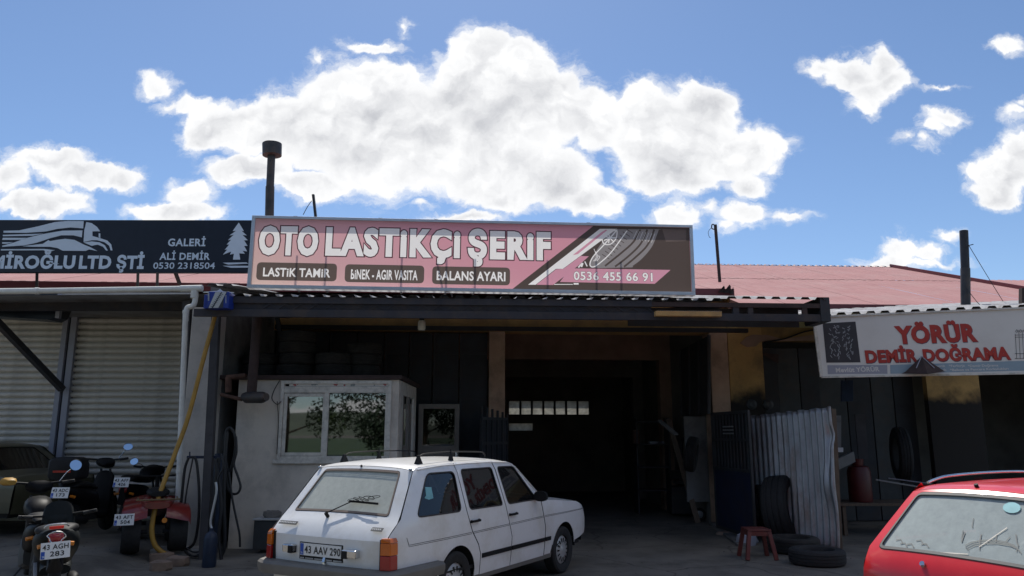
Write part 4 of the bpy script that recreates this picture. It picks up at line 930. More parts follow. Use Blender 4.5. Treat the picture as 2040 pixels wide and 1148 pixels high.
ytext('small_lettering', 'print_white2', [("Mevlüt YÖRÜR", (300, 797, 705, 840), .03, 1.05), ("*Kepenk", (1150, 775, 1312, 796), .01, 1), ("*Ferforje", (1345, 773, 1490, 794), .01, 1), ("*Demir Doğrama", (1520, 771, 1800, 792), .01, 1), ("*Korkuluk", (1130, 812, 1325, 832), .01, 1), ("*Balkon ve Pencere Korkulukları", (1355, 805, 1895, 826), .01, 1)], .005)
mb = MB()
for x in (1958, 1990, 2022, 2054, 2086, 2118): stroke(mb, [(x, 470+(20 if x in (1958, 2118) else -15)), (x+14, 718)], 4, fy(.005))
for y in (500, 520, 672, 716): stroke(mb, [(1955, y), (2130, y-3)], 4, fy(.005))
for x in (1960, 1995, 2030): stroke(mb, [(x, 470), (x+10, 450), (x+20, 465), (x+8, 478)], 4, fy(.006))
mb.build('grille_picture', 'photo_dark', ys_)
# folded tin arrowhead in front of the sign
tr_ = empty('tin_arrowhead', FY.P(1830, 740, .1), 'folded dark tin arrowhead sticking up over the lower edge of the white sign', 'ornament')
ap = FY.P(1832, 711, .10); l = FY.P(1800, 742, .08); r = FY.P(1879, 741, .08); f_ = FY.P(1838, 748, .26); b_ = FY.P(1856, 736, .03); ll = FY.P(1794, 745, .05); rr_ = FY.P(1870, 742, .05)
mb = MB(); mb.add([ap, l, f_, r, ll, rr_, b_], [(0, 1, 2), (0, 2, 3), (1, 4, 2), (3, 2, 5), (0, 3, 6), (0, 6, 1)]); mb.build('tin_sheet', 'rust_brown', tr_)
mb = MB(); mb.tube([ap, FY.P(1820, 735, .14)], .008, 5); mb.tube([ap, FY.P(1855, 735, .16)], .008, 5); mb.build('lit_fold_edges', 'panel_grey', tr_)  # pale tubes imitate the light caught along the fold edges
# flue right
f2 = empty('right_flue', at(1922, 615, 13.6), 'straight rusty steel flue standing above the white ironwork sign', 'chimney')
mb = MB(); mb.tube([at(1924, 625, 13.7), at(1923, 535, 13.7)], .082, 14); mb.build('lower_pipe', 'stove_pipe', f2, smooth=40)
mb = MB(); mb.tube([at(1923, 540, 13.7), at(1920, 460, 13.7)], .074, 14); mb.build('upper_pipe', 'steel_dark', f2, smooth=40)
mb = MB(); mb.tube([at(1919, 492, 13.65), at(1931, 489, 13.6), at(1939, 487, 13.6)], .008, 5); mb.tube([at(1930, 489, 13.6), at(1970, 555, 13.8), at(1998, 600, 14)], .006, 5, smooth_n=4); mb.tube([at(1922, 570, 13.6), at(1945, 600, 13.5), at(1962, 617, 13.3)], .006, 5, smooth_n=3); tag(mb.build('guy_wire', 'steel_dark'), 'thin twisted guy wires tied round the right steel flue', 'wire')
mb = MB(); mb.bar(at(2037, 640, 13), at(2038, 575, 13), .09, .09); tag(mb.build('roof_post', 'rust_brown'), 'short rusty post at the right edge above the white sign', 'post')

# ================================================================== office booth
FH = plane(12.2, 0.0); hx = lambda x, y=850: FH.px(x, y)[0]; hz = lambda y, x=650: FH.px(x, y)[1]
hut = empty('office_booth', FH.pt(hx(650), 0), 'low plastered office booth with sliding window under the canopy', 'booth')
xa, xb_, zr_ = hx(470), hx(793), hz(757)
wx0, wx1, wz0, wz1 = hx(556), hx(778), hz(916), hz(757)
mb = MB(); mb.panel([(xa, 0), (xb_, 0), (xb_, zr_), (xa, zr_)], [[(wx0, wz0), (wx1, wz0), (wx1, wz1-.012), (wx0, wz1-.012)]], lambda a, b: FH.pt(a, b), .25)
mb.fb(FH, xa, wx0, 0, zr_-.01, -.12, -.005); mb.fb(FH, wx1, xb_-.005, 0, zr_-.01, -.12, -.005); mb.fb(FH, wx0, wx1, 0, wz0, -.12, -.005); mb.build('front_wall', 'plaster_white', hut)
mb = MB(); mb.fb(FH, xa-.35, xb_+.05, zr_+.005, hz(748), -2.4, .06); mb.build('roof_board', 'rust_brown', hut, bevel=.006)
mb = MB(); mb.fb(FH, xb_-.04, xb_, 0, .95, -2.2, -.12); mb.build('side_wall', 'plaster_white', hut)
mb = MB(); mb.fb(FH, xb_-.04, xb_, .95, zr_, -.5, -.12); mb.fb(FH, xb_-.04, xb_, zr_-.22, zr_, -2.2, -.5); mb.fb(FH, xb_-.04, xb_, .95, zr_-.22, -2.2, -1.9); mb.build('side_post', 'frame_white', hut)
mb = MB(); mb.fb(FH, xb_-.025, xb_-.02, .95, zr_-.22, -1.9, -.5); mb.build('side_pane', 'dark_glass', hut)
for q in (.5, 1.2): mb = MB(); mb.fb(FH, xb_-.045, xb_+.01, .95, zr_-.22, -q-.06, -q); mb.build('side_mullion', 'frame_alu', hut)
mb = MB(); mb.fb(FH, xa+.05, xb_-.06, .02, .05, -2.3, -.1); mb.fb(FH, xa, xa+.1, 0, zr_, -2.3, -.12); mb.fb(FH, xa, xb_-.04, 0, zr_, -2.4, -2.3); mb.build('inner_room', 'interior', hut)
wn = MB(); rectframe(wn, FH, wx0, wx1, wz0, wz1-.012, .055, -.06, .035); wn.fb(FH, wx0+.055, wx1-.055, hz(783), hz(770), -.05, .03); window = wn.build('window', 'frame_white', hut, bevel=.005)
mb = MB(); mb.fb(FH, wx0-.06, wx1+.05, wz0-.06, wz0-.0, -.0, .045); mb.build('sill', 'frame_white', window, bevel=.005)
mb = MB(); mb.fb(FH, hx(572), hx(778), hz(769.5), hz(759.5), .005, .012); mb.build('valance', 'flower_print', window)
mb = MB(); mf = MB(); rr = random.Random(3)
for x in (592, 628, 668, 690, 700, 742, 770): 
    for j in range(4):
        a, b = FH.px(x+rr.uniform(-6, 6), 765+rr.uniform(-3, 3)); q = .012+rr.random()*.014; (mb if x in (592, 690, 668, 770) else mf).poly([[(a+q*math.cos(t), b+q*.8*math.sin(t)) for t in (0, 1, 2.1, 3.1, 4.2, 5.2)]], lambda a, b: FH.pt(a, b, .014+j*.0005))
mb.build('valance_flowers', 'flower_red', window, kind='stuff'); mf.build('valance_leaves', 'flower_grey', window, kind='stuff')
mb = MB(); rectframe(mb, FH, wx0+.06, hx(648), wz0+.06, hz(784), .05, -.03, .02); sash = mb.build('sash', 'frame_white', window, bevel=.004)
mb = MB(); mb.fb(FH, hx(645), hx(653), wz0+.05, hz(783), -.04, .028); mb.build('mullion', 'frame_white', window)
mb = MB(); mb.fb(FH, wx0+.11, hx(648)-.05, wz0+.11, hz(784)-.05, -.012, -.008); mb.build('pane', 'hut_glass', sash).location.x = 0
mb = MB(); mb.fb(FH, hx(653), hx(768), wz0+.055, hz(784), -.022, -.018); mb.build('pane', 'hut_glass', window)
mb = MB(); mb.fb(FH, hx(767), hx(775), wz0+.05, hz(783), -.03, .03); mb.build('stile', 'frame_white', window)
# wire loop + stove pipe under the canopy
mb = MB(); mb.tube([FH.P(559, 758, .04), FH.P(548, 778, .05), FH.P(544, 795, .06), FH.P(554, 806, .06), FH.P(562, 800, .05)], .007, 5, smooth_n=5); mb.tube([FH.P(554, 800, .05), FH.P(556, 840, .04), FH.P(553, 905, .04)], .006, 5, smooth_n=3); tag(mb.build('wire_loop', 'black_plastic'), 'thin dark wire loop hanging beside the booth window', 'wire')
st_ = empty('stove_elbow_pipe', at(505, 795, 11.9), 'rusty brown stove pipe with capped tee left of the booth window', 'pipe')
mb = MB(); mb.tube([at(513, 628, 11.9), at(501, 785, 11.9)], .075, 14); mb.build('vertical_pipe', 'rust_brown', st_, smooth=40)
mb = MB(); mb.tube([at(486, 790, 11.95), at(492, 792, 11.9), at(522, 792, 11.75), at(531, 791, 11.7)], [.06, .09, .09, .06], 14); mb.build('tee', 'stove_pipe', st_, smooth=30)
mb = MB(); mb.tube([at(455, 752, 12), at(455, 782, 12)], .05, 10); mb.tube([at(452, 752, 12), at(490, 748, 12)], .04, 10); mb.tube([at(440, 786, 12), at(482, 796, 11.95)], .03, 10); mb.build('branch_pipe', 'rust', st_, smooth=40)
# tyres piled on the booth roof
def tyre(name, c, M, Ro, w_, m='tyre_dusty', label=None, cat='tyre', group=None, parent=None, rim=None, n=30):
    mb = MB(); r = Ro*.6; h = w_/2
    pr = [(r, -h*.7), (r*1.08, -h*.95), (Ro*.88, -h), (Ro*.97, -h*.82), (Ro, -h*.55), (Ro*1.0, -h*.5), (Ro*.975, -h*.46), (Ro*.975, -h*.40), (Ro, -h*.36), (Ro, -h*.06), (Ro*.975, -h*.04), (Ro*.975, h*.04), (Ro, h*.06), (Ro, h*.36), (Ro*.975, h*.4), (Ro*.975, h*.46), (Ro, h*.5), (Ro*.97, h*.82), (Ro*.88, h), (r*1.08, h*.95), (r, h*.7), (r*.98, 0)]
    MM = Matrix.Translation(c) @ M; mb.lathe(pr, MM, n, close=True)
    o = mb.build(name, m, parent, smooth=35)
    if label: tag(o, label, cat, group)
    return o
RX90 = Matrix.Rotation(R(90), 4, 'X')
i = 0; zt_ = hz(745)+.10
for (x, Y, n_) in ((520, 13.0, 2), (590, 12.9, 4), (665, 12.9, 2), (725, 13.1, 3)):
    for j in range(n_):
        p = at(x, 740, Y); p.z = zt_+.0+.19*j+.01; p.x += random.uniform(-.03, .03)
        tyre('stored_tyre', p, RX90, .31, .19, label='%s tyre of the %s pile stored on the booth roof' % (('lowest', 'second', 'third', 'topmost')[j] if n_ > 2 or j == 0 else 'topmost', {520: 'leftmost', 590: 'tallest', 665: 'second from right', 725: 'rightmost'}[x]), group='tyres stored on the booth roof', n=20); i += 1
mb = MB(); mb.bar(at(552, 632, 13.4), at(572, 735, 13.4), .07, .07); tag(mb.build('leaning_bar', 'steel_dark'), 'dark steel bar leaning above the booth roof tyres', 'bar')

# hoses and gear at the pillar
mb = MB(); mb.tube([at(428, 630, 11.4), at(405, 715, 11.35), at(375, 830, 11.3), at(348, 905, 11.2), at(318, 985, 11.0), at(303, 1045, 10.9), at(308, 1085, 10.9), at(330, 1105, 10.95)], .034, 9, smooth_n=6); tag(mb.build('yellow_hose', 'hose_yellow', smooth=60), 'yellow hose hanging from the canopy past the grey pillar', 'hose')
def hose(label, pts, Y, r=.016, m='hose_black', dy=.0):
    mb = MB(); mb.tube([at(x, y, Y+dy*i) for i, (x, y) in enumerate(pts)], r, 7, smooth_n=5); return tag(mb.build('rubber_hose', m, smooth=60), label, 'hose', 'black air hoses hung at the grey pillar')
hose('long black hose loop hung over the hook on the grey pillar', [(376, 912), (368, 935), (362, 990), (357, 1040), (356, 1080), (362, 1095), (385, 1085), (394, 1050), (397, 1000), (395, 950), (390, 915), (380, 911)], 11.3, .02)
hose('inner thin hose loop hanging on the grey pillar', [(384, 914), (370, 990), (366, 1060), (368, 1098), (385, 1108), (398, 1104)], 11.25, .012)
hose('black hose coil hooked high beside the booth wall', [(452, 855), (446, 880), (449, 915), (456, 940), (464, 920), (469, 890), (467, 865), (458, 852), (450, 860)], 11.5, .022)
hose('hose swinging in a wide low loop beside the booth wall', [(470, 870), (471, 900), (466, 925), (474, 950), (479, 970), (473, 983), (460, 982), (452, 960), (448, 900)], 11.45, .018)
hose('thick black hose falling straight beside the blue post', [(452, 860), (448, 920), (446, 1000), (448, 1080), (440, 1110)], 11.3, .028)
hose('black hose trailing down right towards the booth foot', [(456, 940), (462, 990), (470, 1030), (477, 1065), (478, 1090)], 11.4, .016)
hose('thick tangled hose nearest the blue post', [(436, 912), (430, 960), (425, 1020), (418, 1075), (424, 1110)], 11.2, .03)
hose('hose hanging from the middle of the hook rail', [(428, 915), (435, 950), (441, 1010), (436, 1070), (441, 1115)], 11.15, .024)
hose('slim hose bundle beside the hook rail', [(440, 905), (445, 930), (432, 960), (428, 1010), (422, 1040)], 11.1, .014)
for k_, pts in enumerate(([(372, 1092), (385, 1100), (400, 1098), (410, 1090)], [(368, 1096), (384, 1108), (398, 1106), (408, 1098)])): hose('%s hose coil lying at the pillar foot' % ('upper', 'lower')[k_], pts, 11.2, .012)
hk = MB(); p = at(376, 911, 11.35); hk.bar(at(373, 911, 11.4), at(447, 911, 11.4), .05, .04); hk.tube([at(378, 900, 11.4), at(378, 912, 11.4)], .012, 6); tag(hk.build('hook_rail', 'gate_blue', bevel=.005), 'blue steel hook rail fixed across pillar and post holding hoses', 'hook')
cy = empty('blue_cylinder', gnd(416, 1136), 'narrow blue gas cylinder standing at foot of the steel post', 'cylinder')
g = gnd(416, 1130); mb = MB(); mb.lathe([(0, 0), (.085, 0), (.09, .02), (.09, .36), (.075, .42), (.03, .46), (.03, .5), (0, .5)], Matrix.Translation(g) @ Matrix.Rotation(R(90), 4, 'X') if False else Matrix.Translation(g) @ Matrix(((1, 0, 0, 0), (0, 0, 1, 0), (0, 1, 0, 0), (0, 0, 0, 1))), 20); mb.build('tank', 'cylinder_blue', cy, smooth=40)
mb = MB(); mb.tube([g+Vector((0, 0, .49)), g+Vector((-.02, 0, .6)), g+Vector((.03, 0, .95)), g+Vector((.01, 0, 1.1))], .016, 7, smooth_n=4); mb.build('lance', 'alu', cy)
mb = MB(); g = gnd(418, 1105); mb.tube([g+Vector((0, .1, 0)), g+Vector((0, .1, 1.45))], .07, 14); tag(mb.build('compressor_pipe', 'cylinder_blue', smooth=40), 'dull blue upright pipe behind the tangle of hoses', 'pipe')
# stones at the pillar foot
def rock(name, c, sx_, sy_, sz_, m, label=None, cat='stone', group=None, seed=1, rz=0):
    mb = MB(); rr = random.Random(seed); vs = []; n = 9
    for k in range(4):
        z = (0, .3, .85, 1)[k]; rad = (.95, 1.05, .95, .6)[k]
        for j in range(n): a = 2*math.pi*j/n+rz; q = rad*rr.uniform(.85, 1.1); vs.append((c.x+sx_*q*math.cos(a), c.y+sy_*q*math.sin(a), c.z+sz_*z*rr.uniform(.9, 1.05)))
    mb.add(vs, [(k*n+j, k*n+(j+1) % n, (k+1)*n+(j+1) % n, (k+1)*n+j) for k in range(3) for j in range(n)]+[tuple(range(3*n, 4*n))]); o = mb.build(name, m, smooth=30)
    return tag(o, label, cat, group)
rock('stone', gnd(320, 1137), .14, .12, .13, 'stone', 'front pinkish block of the stones at the pillar foot', group='stones at the pillar foot', seed=1)
rock('stone', gnd(318, 1122, .0)+Vector((0, .05, .0)), .17, .12, .14, 'stone', 'rear broken block of the stones at the pillar foot', group='stones at the pillar foot', seed=2)
rock('stone', gnd(352, 1128), .17, .12, .13, 'stone', 'right dark low stone under the white downpipe shoe', group='stones at the pillar foot', seed=5)
mb = MB(); g = gnd(345, 1112); mb.box(g.x-.35, g.x+.45, g.y, g.y+.35, 0, .12); tag(mb.build('kerb_block', 'plaster_grey', bevel=.02), 'rough concrete plinth under the grey pillar', 'plinth')
# cabinet behind the white wagon
cb = empty('steel_cabinet', gnd(560, 1110), 'low dark metal cabinet with cloth on it against the booth wall', 'cabinet')
a = FH.P(528, 1026, .5); z1 = a.z; x0, x1 = a.x, a.x+.55; y1 = a.y; y0 = y1+.4
mb = MB(); mb.box(x0, x1, y1, y0, .06, z1-.03); mb.build('body', 'gate_grey', cb, bevel=.006)
mb = MB(); mb.box(x0-.02, x1+.02, y1-.02, y0, z1-.028, z1); mb.build('top', 'alu', cb, bevel=.004)
o = rock('cloth_bundle', Vector((x0+.22, y1+.15, z1+.003)), .14, .1, .10, 'interior', 'dark bundled cloth lying on top of the low metal cabinet', 'cloth', seed=9)

# ================================================================== clutter at the garage mouth
pk = MB(); a = gnd(1323, 1010, 0); pk.bar(Vector((a.x, 15.6, .0)), at(1331, 835, 16.2), .11, .04); tag(pk.build('plank', 'wood', bevel=.004), 'long narrow plank leaning upright inside the garage mouth', 'plank')
pk = MB(); pk.bar(at(1347, 866, 15.4), at(1314, 838, 15.8), .12, .03); tag(pk.build('short_board', 'plaster_side'), 'short pale board stuck out diagonally near the leaning plank', 'board')
# upper leaf folded back
ul = empty('upper_shutter_leaf', at(1388, 830, 15.5), 'dark upper steel leaf folded back along the inner right wall', 'gate leaf')
p = [at(1362, 829, 16.5), at(1416, 825, 15.1), at(1416, 668, 15.1), at(1359, 697, 16.5)]; p = [Vector(q) for q in p]; dd = Vector((-.03, -.01, 0))
mb = MB(); mb.hexa([p[0], p[1], p[1]+dd, p[0]+dd, p[3], p[2], p[2]+dd, p[3]+dd]); mb.build('sheet', 'gate_grey', ul)
mb = MB()
for i in range(4): u = i/3; a, b = p[0].lerp(p[1], u), p[3].lerp(p[2], u); mb.bar(a+dd*1.8, b+dd*1.8, .04, .03)
mb.build('rib', 'gate_dark', ul)
mb = MB(); F3 = plane(15.5, K); mb.pb(F3, 1366, 1000, 1409, 830, -.05, 0); w_ = mb.build('partition_board', 'plaster_side', None); tag(w_, 'pale scruffy partition board below the folded upper leaf', 'board')
# machine pile
cm = empty('tyre_changer', gnd(1385, 1022), 'dark tyre changer machine with lamp and small wheel by right jamb', 'machine')
g = gnd(1375, 1030)
mb = MB(); mb.box(g.x-.38, g.x+.32, g.y, g.y+.5, .05, .62); mb.build('cabinet', 'steel_dark', cm, bevel=.02)
mb = MB(); mb.box(g.x-.38, g.x+.3, g.y-.02, g.y, .36, .5); mb.build('front_panel', 'gate_grey', cm)
mb = MB(); mb.lathe([(0, 0), (.26, 0), (.28, .03), (.26, .06), (0, .07)], Matrix.Translation(Vector((g.x-.02, g.y+.25, .68))) @ Matrix(((1, 0, 0, 0), (0, 0, 1, 0), (0, 1, 0, 0), (0, 0, 0, 1))), 22); mb.build('turntable', 'gate_grey', cm, smooth=40)
mb = MB(); mb.tube([Vector((g.x+.1, g.y+.5, .3)), Vector((g.x+.12, g.y+.5, 1.45)), Vector((g.x-.05, g.y+.3, 1.6)), Vector((g.x-.1, g.y+.2, 1.1))], .04, 8, smooth_n=3); mb.build('arm', 'steel_dark', cm, smooth=40)
mb = MB(); mb.box(g.x-.02, g.x+.12, g.y-.035, g.y-.022, .40, .47); mb.build('plate', 'alu', cm, bevel=.006)
YM = Matrix.Identity(4)
tyre('worn_tyre', at(1378, 905, 15.0), Matrix.Rotation(R(70), 4, 'Z') @ Matrix.Rotation(R(10), 4, 'X'), .34, .2, label='worn tyre hung on the partition behind the machine')
tyre('worn_tyre', Vector((g.x-.05, g.y+.25, .86)), RX90, .31, .18, label='tyre clamped flat on the tyre changer turntable')
wt = empty('trolley_wheel', gnd(1394, 1035), 'small pale trolley wheel standing at the right garage jamb', 'wheel'); c = gnd(1394, 1038)+Vector((0, 0, .13))
tyre('tyre', c, YM, .13, .07, parent=wt, n=20); mb = MB(); mb.lathe([(0, -.03), (.03, -.035), (.05, -.02), (.08, -.01)], Matrix.Translation(c), 18); mb.build('hub', 'hubcap', wt, smooth=40)
# shadows deep in the bay: shelves with odds and ends
sf = empty('back_shelf', FA.pt(fx(1300), 0, -1.6), 'dark storage rack with pale boxes deep in the garage', 'shelf')
for z in (.5, 1.0, 1.5, 2.0): mb = MB(); p = at(1300, 900, 17.2); mb.box(p.x-.35, p.x+.4, 17.2, 17.7, z, z+.03); mb.build('shelf_board', 'steel_dark', sf)
for dx in (-.35, .37): mb = MB(); mb.box(p.x+dx, p.x+dx+.03, 17.2, 17.7, 0, 2.1); mb.build('upright', 'steel_dark', sf)
for k_, (x, y, w_, h_, m) in enumerate(((1308, 876, .28, .05, 'panel_grey'), (1318, 897, .16, .05, 'panel_grey'), (1270, 905, .14, .3, 'rust'))):
    q = at(x, y, 17.15); mb = MB(); zz = max([.53, 1.03, 1.53], key=lambda t: -abs(t-q.z)); mb.box(q.x-w_/2, q.x+w_/2, 17.22, 17.5, zz, zz+h_); tag(mb.build('stored_box', m, bevel=.005), ('wide flat pale box on a shelf of the dark rack', 'small flat pale box on the dark rack', 'rusty brown can on the dark storage rack')[k_], 'box')
# blue barred gate
gb = empty('barred_gate', at(1425, 1030, 14.6), 'blue steel gate with upper bars swung open beside the garage', 'gate')
A, B = at(1424, 1000, 14.5), at(1500, 1000, 12.9); FGB = Fr((A.x, A.y, 0), (B-A).to_2d().to_3d(), (0, 0, 1)); wl = (B-A).to_2d().length; zt2 = (at(1424, 826, 14.5).z+at(1490, 813, 12.9).z)/2
mb = MB(); rectframe(mb, FGB, 0, wl, .05, zt2, .05, -.04, 0); mb.fb(FGB, .05, wl-.05, 1.62, 1.66, -.03, 0); mb.fb(FGB, .05, wl-.05, 1.1, 1.15, -.03, 0); mb.build('frame', 'gate_grey', gb)
mb = MB(); mb.fb(FGB, .05, wl-.05, .1, 1.1, -.02, -.01); mb.build('lower_sheet', 'gate_blue', gb)
for i in range(11): q = .05+(wl-.1)*(i+.5)/11; mb = MB(); mb.bar(FGB.pt(q, 1.13, -.015), FGB.pt(q, zt2-.03, -.015), .018); mb.build('bar', 'gate_grey', gb)
mb = MB()
for z in (1.74, 1.8, 1.86): mb.fb(FGB, wl*.35, wl*.62, z, z+.025, -.0, .012)
mb.build('letter_slot', 'alu', gb)
mb = MB(); mb.fb(FGB, .05, wl-.05, 1.12, zt2-.05, -.06, -.05); mb.build('backing_sheet', 'gate_dark', gb)
# zinc sheet
zs = empty('zinc_sheet', gnd(1640, 1095), 'dented corrugated zinc sheet standing upright by the truck tyre', 'metal sheet')
P00, P10 = gnd(1512, 1068), gnd(1674, 1101); P01, P11 = at(1495, 829, P00.y+.2), at(1656, 811, P10.y+.15)
mb = MB(); vs = []; nu, nv = 126, 26; rr = random.Random(11)
nrm = (P10-P00).cross(Vector((0, 0, 1))).normalized()
for j in range(nv+1):
    v = j/nv
    for i in range(nu+1):
        u = i/nu; p = (P00.lerp(P10, u)).lerp(P01.lerp(P11, u), v)
        d = .03*math.sin(u*14.5*2*math.pi)
        dent = math.exp(-((u-.93)/.05)**2-((v-.45)/.13)**2)*.09+math.exp(-((u-.97)/.05)**2-((v-.8)/.05)**2)*-.06+math.exp(-((u-.45)/.03)**2-((v-.75)/.2)**2)*-.03
        wv = .012*math.sin(v*5+u*3)*u
        vs.append(p+nrm*(d*(1-.6*math.exp(-((u-.93)/.05)**2-((v-.45)/.15)**2))+dent+wv)+Vector((.008*math.sin(v*9)*u**3, 0, (.012*math.sin(u*40) if v in (0, 1) else 0))))
mb.add(vs, [(j*(nu+1)+i, j*(nu+1)+i+1, (j+1)*(nu+1)+i+1, (j+1)*(nu+1)+i) for j in range(nv) for i in range(nu)]); ob = mb.build('sheet', 'zinc', zs, smooth=70)
sm = ob.modifiers.new('s', 'SOLIDIFY'); sm.thickness = .002
mb = MB(); mb.bar(gnd(1679, 1100)+Vector((0, .1, 0)), at(1660, 815, P10.y+.35), .07, .05); tag(mb.build('timber_post', 'wood', bevel=.004), 'weathered timber post propping the zinc sheet', 'post')
g = gnd(1560, 1075)
tyre('truck_tyre', Vector((g.x-.06, g.y-.22, .53)), Matrix.Rotation(R(55), 4, 'Z') @ Matrix.Rotation(R(-6), 4, 'X'), .53, .42, 'rubber', label='big truck tyre standing against the zinc sheet', n=44)
g = gnd(1592, 1105); tyre('flat_tyre', Vector((g.x, g.y+.2, .12)), RX90, .38, .22, label='wide dusty tyre lying flat in front of the zinc sheet', n=36)
g = gnd(1648, 1133)
sr = empty('rim_tyre', g, 'low tyre with rusty steel rim lying nearest the red car', 'tyre'); c = Vector((g.x, g.y+.32, .11))
tyre('tyre', c, RX90, .37, .2, 'rubber', parent=sr, n=36)
mb = MB(); mb.lathe([(.14, -.02), (.17, -.10), (.24, -.115), (.26, -.10), (.24, -.08)], Matrix.Translation(c) @ Matrix.Rotation(R(90), 4, 'X'), 30); mb.build('rim', 'plaster_side', sr, smooth=40)
tyre('worn_tyre', at(1518, 1010, 13.6), Matrix.Rotation(R(80), 4, 'Z'), .38, .2, label='narrow tyre half hidden behind the big truck tyre')
# stool
stl = empty('plastic_stool', gnd(1509, 1118), 'low red brown plastic stool by the flat tyres', 'stool'); g = gnd(1509, 1112); h_ = at(1509, 1052, g.y).z; wS = .17
mb = MB(); mb.box(g.x-wS, g.x+wS, g.y-wS, g.y+wS, h_-.03, h_); mb.build('seat', 'plastic_red', stl, bevel=.012)
for sx_ in (-1, 1):
    for sy_ in (-1, 1):
        mb = MB(); a = Vector((g.x+sx_*(wS-.03), g.y+sy_*(wS-.03), h_-.03)); b = Vector((g.x+sx_*(wS+.035), g.y+sy_*(wS+.035), 0)); mb.bar(b, a, .055, .05); mb.build('leg', 'plastic_red', stl, bevel=.006)
mb = MB()
for sy_ in (-1, 1): mb.box(g.x-wS+.02, g.x+wS-.02, g.y+sy_*(wS-.02)-.012, g.y+sy_*(wS-.02)+.012, h_-.09, h_-.031); mb.box(g.x+sy_*(wS-.02)-.012, g.x+sy_*(wS-.02)+.012, g.y-wS+.035, g.y+wS-.035, h_-.09, h_-.031)
mb.build('apron', 'plastic_red', stl)
o = rock('rag', gnd(1493, 1088)+Vector((0, .1, 0)), .16, .1, .18, 'panel_grey', 'crumpled pale sack lying behind the plastic stool', 'sack', seed=21)
o = rock('rubble', gnd(1441, 1066), .12, .08, .06, 'stone', 'broken stone lying before the blue gate', 'stone', seed=22)
mb = MB(); a, b = gnd(1420, 1045), gnd(1480, 1090)
mb.bar(a+Vector((0, 0, .02)), b+Vector((0, 0, .02)), .16, .05); tag(mb.build('ground_sill', 'plaster_side', bevel=.01), 'low broken concrete strip along the blue gate foot', 'kerb')
# things in the ironwork shop
dm = empty('red_gas_bottle', gnd(1715, 1010), 'dull red gas bottle deep in the ironwork shop', 'gas bottle'); g = at(1714, 1003, 14.2); zb = 0
mb = MB(); MZ = Matrix(((1, 0, 0, 0), (0, 0, 1, 0), (0, 1, 0, 0), (0, 0, 0, 1)))
g = Vector((at(1714, 980, 14.0).x, 14.0, 0)); mb.lathe([(0, .55), (.19, .55), (.2, .58), (.2, 1.08), (.17, 1.16), (.06, 1.2), (0, 1.2)], Matrix.Translation(g) @ MZ, 22); mb.build('body', 'red_metal', dm, smooth=40)
mb = MB(); mb.lathe([(.09, 1.19), (.1, 1.3), (.09, 1.3)], Matrix.Translation(g) @ MZ, 18); mb.build('collar', 'red_metal', dm)
wbn = empty('work_bench', (g.x, 14.0, 0), 'rough dark workbench carrying the red gas bottle', 'bench')
mb = MB(); mb.box(g.x-.5, g.x+1.3, 13.7, 14.5, .5, .549); mb.build('top', 'wood', wbn, bevel=.004)
for sx_ in (-.45, 1.2):
    for yy_ in (13.75, 14.4): mb = MB(); mb.box(g.x+sx_, g.x+sx_+.06, yy_, yy_+.06, 0, .499); mb.build('leg', 'wood', wbn)
def slabpx(name, m, x0, y0, x1, y1, Y, label, cat, lean=0, bevel=.003):
    mb = MB(); a, b, c, d = at(x0, y1, Y), at(x1, y1, Y), at(x1+lean, y0, Y+.1), at(x0+lean, y0, Y+.1); t_ = Vector((0, .03, 0)); mb.hexa([a, b, b+t_, a+t_, d, c, c+t_, d+t_]); return tag(mb.build(name, m, bevel=bevel), label, cat)
slabpx('leaning_sheet', 'slate_post', 1711, 826, 1731, 915, 14.2, 'narrow blue grey metal sheet leaning right of the timber post', 'metal sheet', -8)
slabpx('leaning_sheet', 'plaster_side', 1664, 828, 1676, 900, 13.5, 'slim pale offcut sheet beside the timber post', 'metal sheet')
slabpx('sticker_plate', 'print_white2', 1670, 892, 1680, 901, 13.3, 'tiny white plate fixed beside the timber post', 'plate')
slabpx('blue_board', 'cylinder_blue', 1676, 758, 1700, 800, 13.8, 'small dull blue board hanging under the white sign', 'board')
mb = MB(); mb.bar(at(1668, 925, 13.4), at(1700, 910, 13.8), .05, .18); tag(mb.build('bench_plate', 'plaster_side'), 'grey steel offcut lying askew by the timber post', 'metal offcut')
mb = MB(); mb.tube([at(1745, 956, 13.6), at(1842, 972, 13.2)], .014, 6); tag(mb.build('steel_rod', 'alu'), 'long thin steel rod slanting down behind the red car', 'rod')
mb = MB(); mb.tube([at(1770, 953, 13.7), at(1855, 964, 13.3)], .010, 6); tag(mb.build('steel_rod', 'panel_grey'), 'upper thinner rod crossing above the long steel rod', 'rod')
tyre('worn_tyre', at(1795, 905, 14.4), Matrix.Rotation(R(75), 4, 'Z'), .5, .22, 'rubber', label='dark upright tyre leaning at the shop column')
for k_, (x, y) in enumerate(((1497, 806), (1530, 806))):
    mb = MB(); c = at(x, y, 14.8); mb.lathe([(0, -.05), (.05, -.06), (.10, -.03), (.105, .05), (.06, .08), (0, .08)], Matrix.Translation(c), 18)
    tag(mb.build('flood_lamp', 'gate_grey', smooth=40), ('left', 'right')[k_]+' of two grey round lamps hung above the blue gate', 'lamp', 'round lamps above the blue gate')

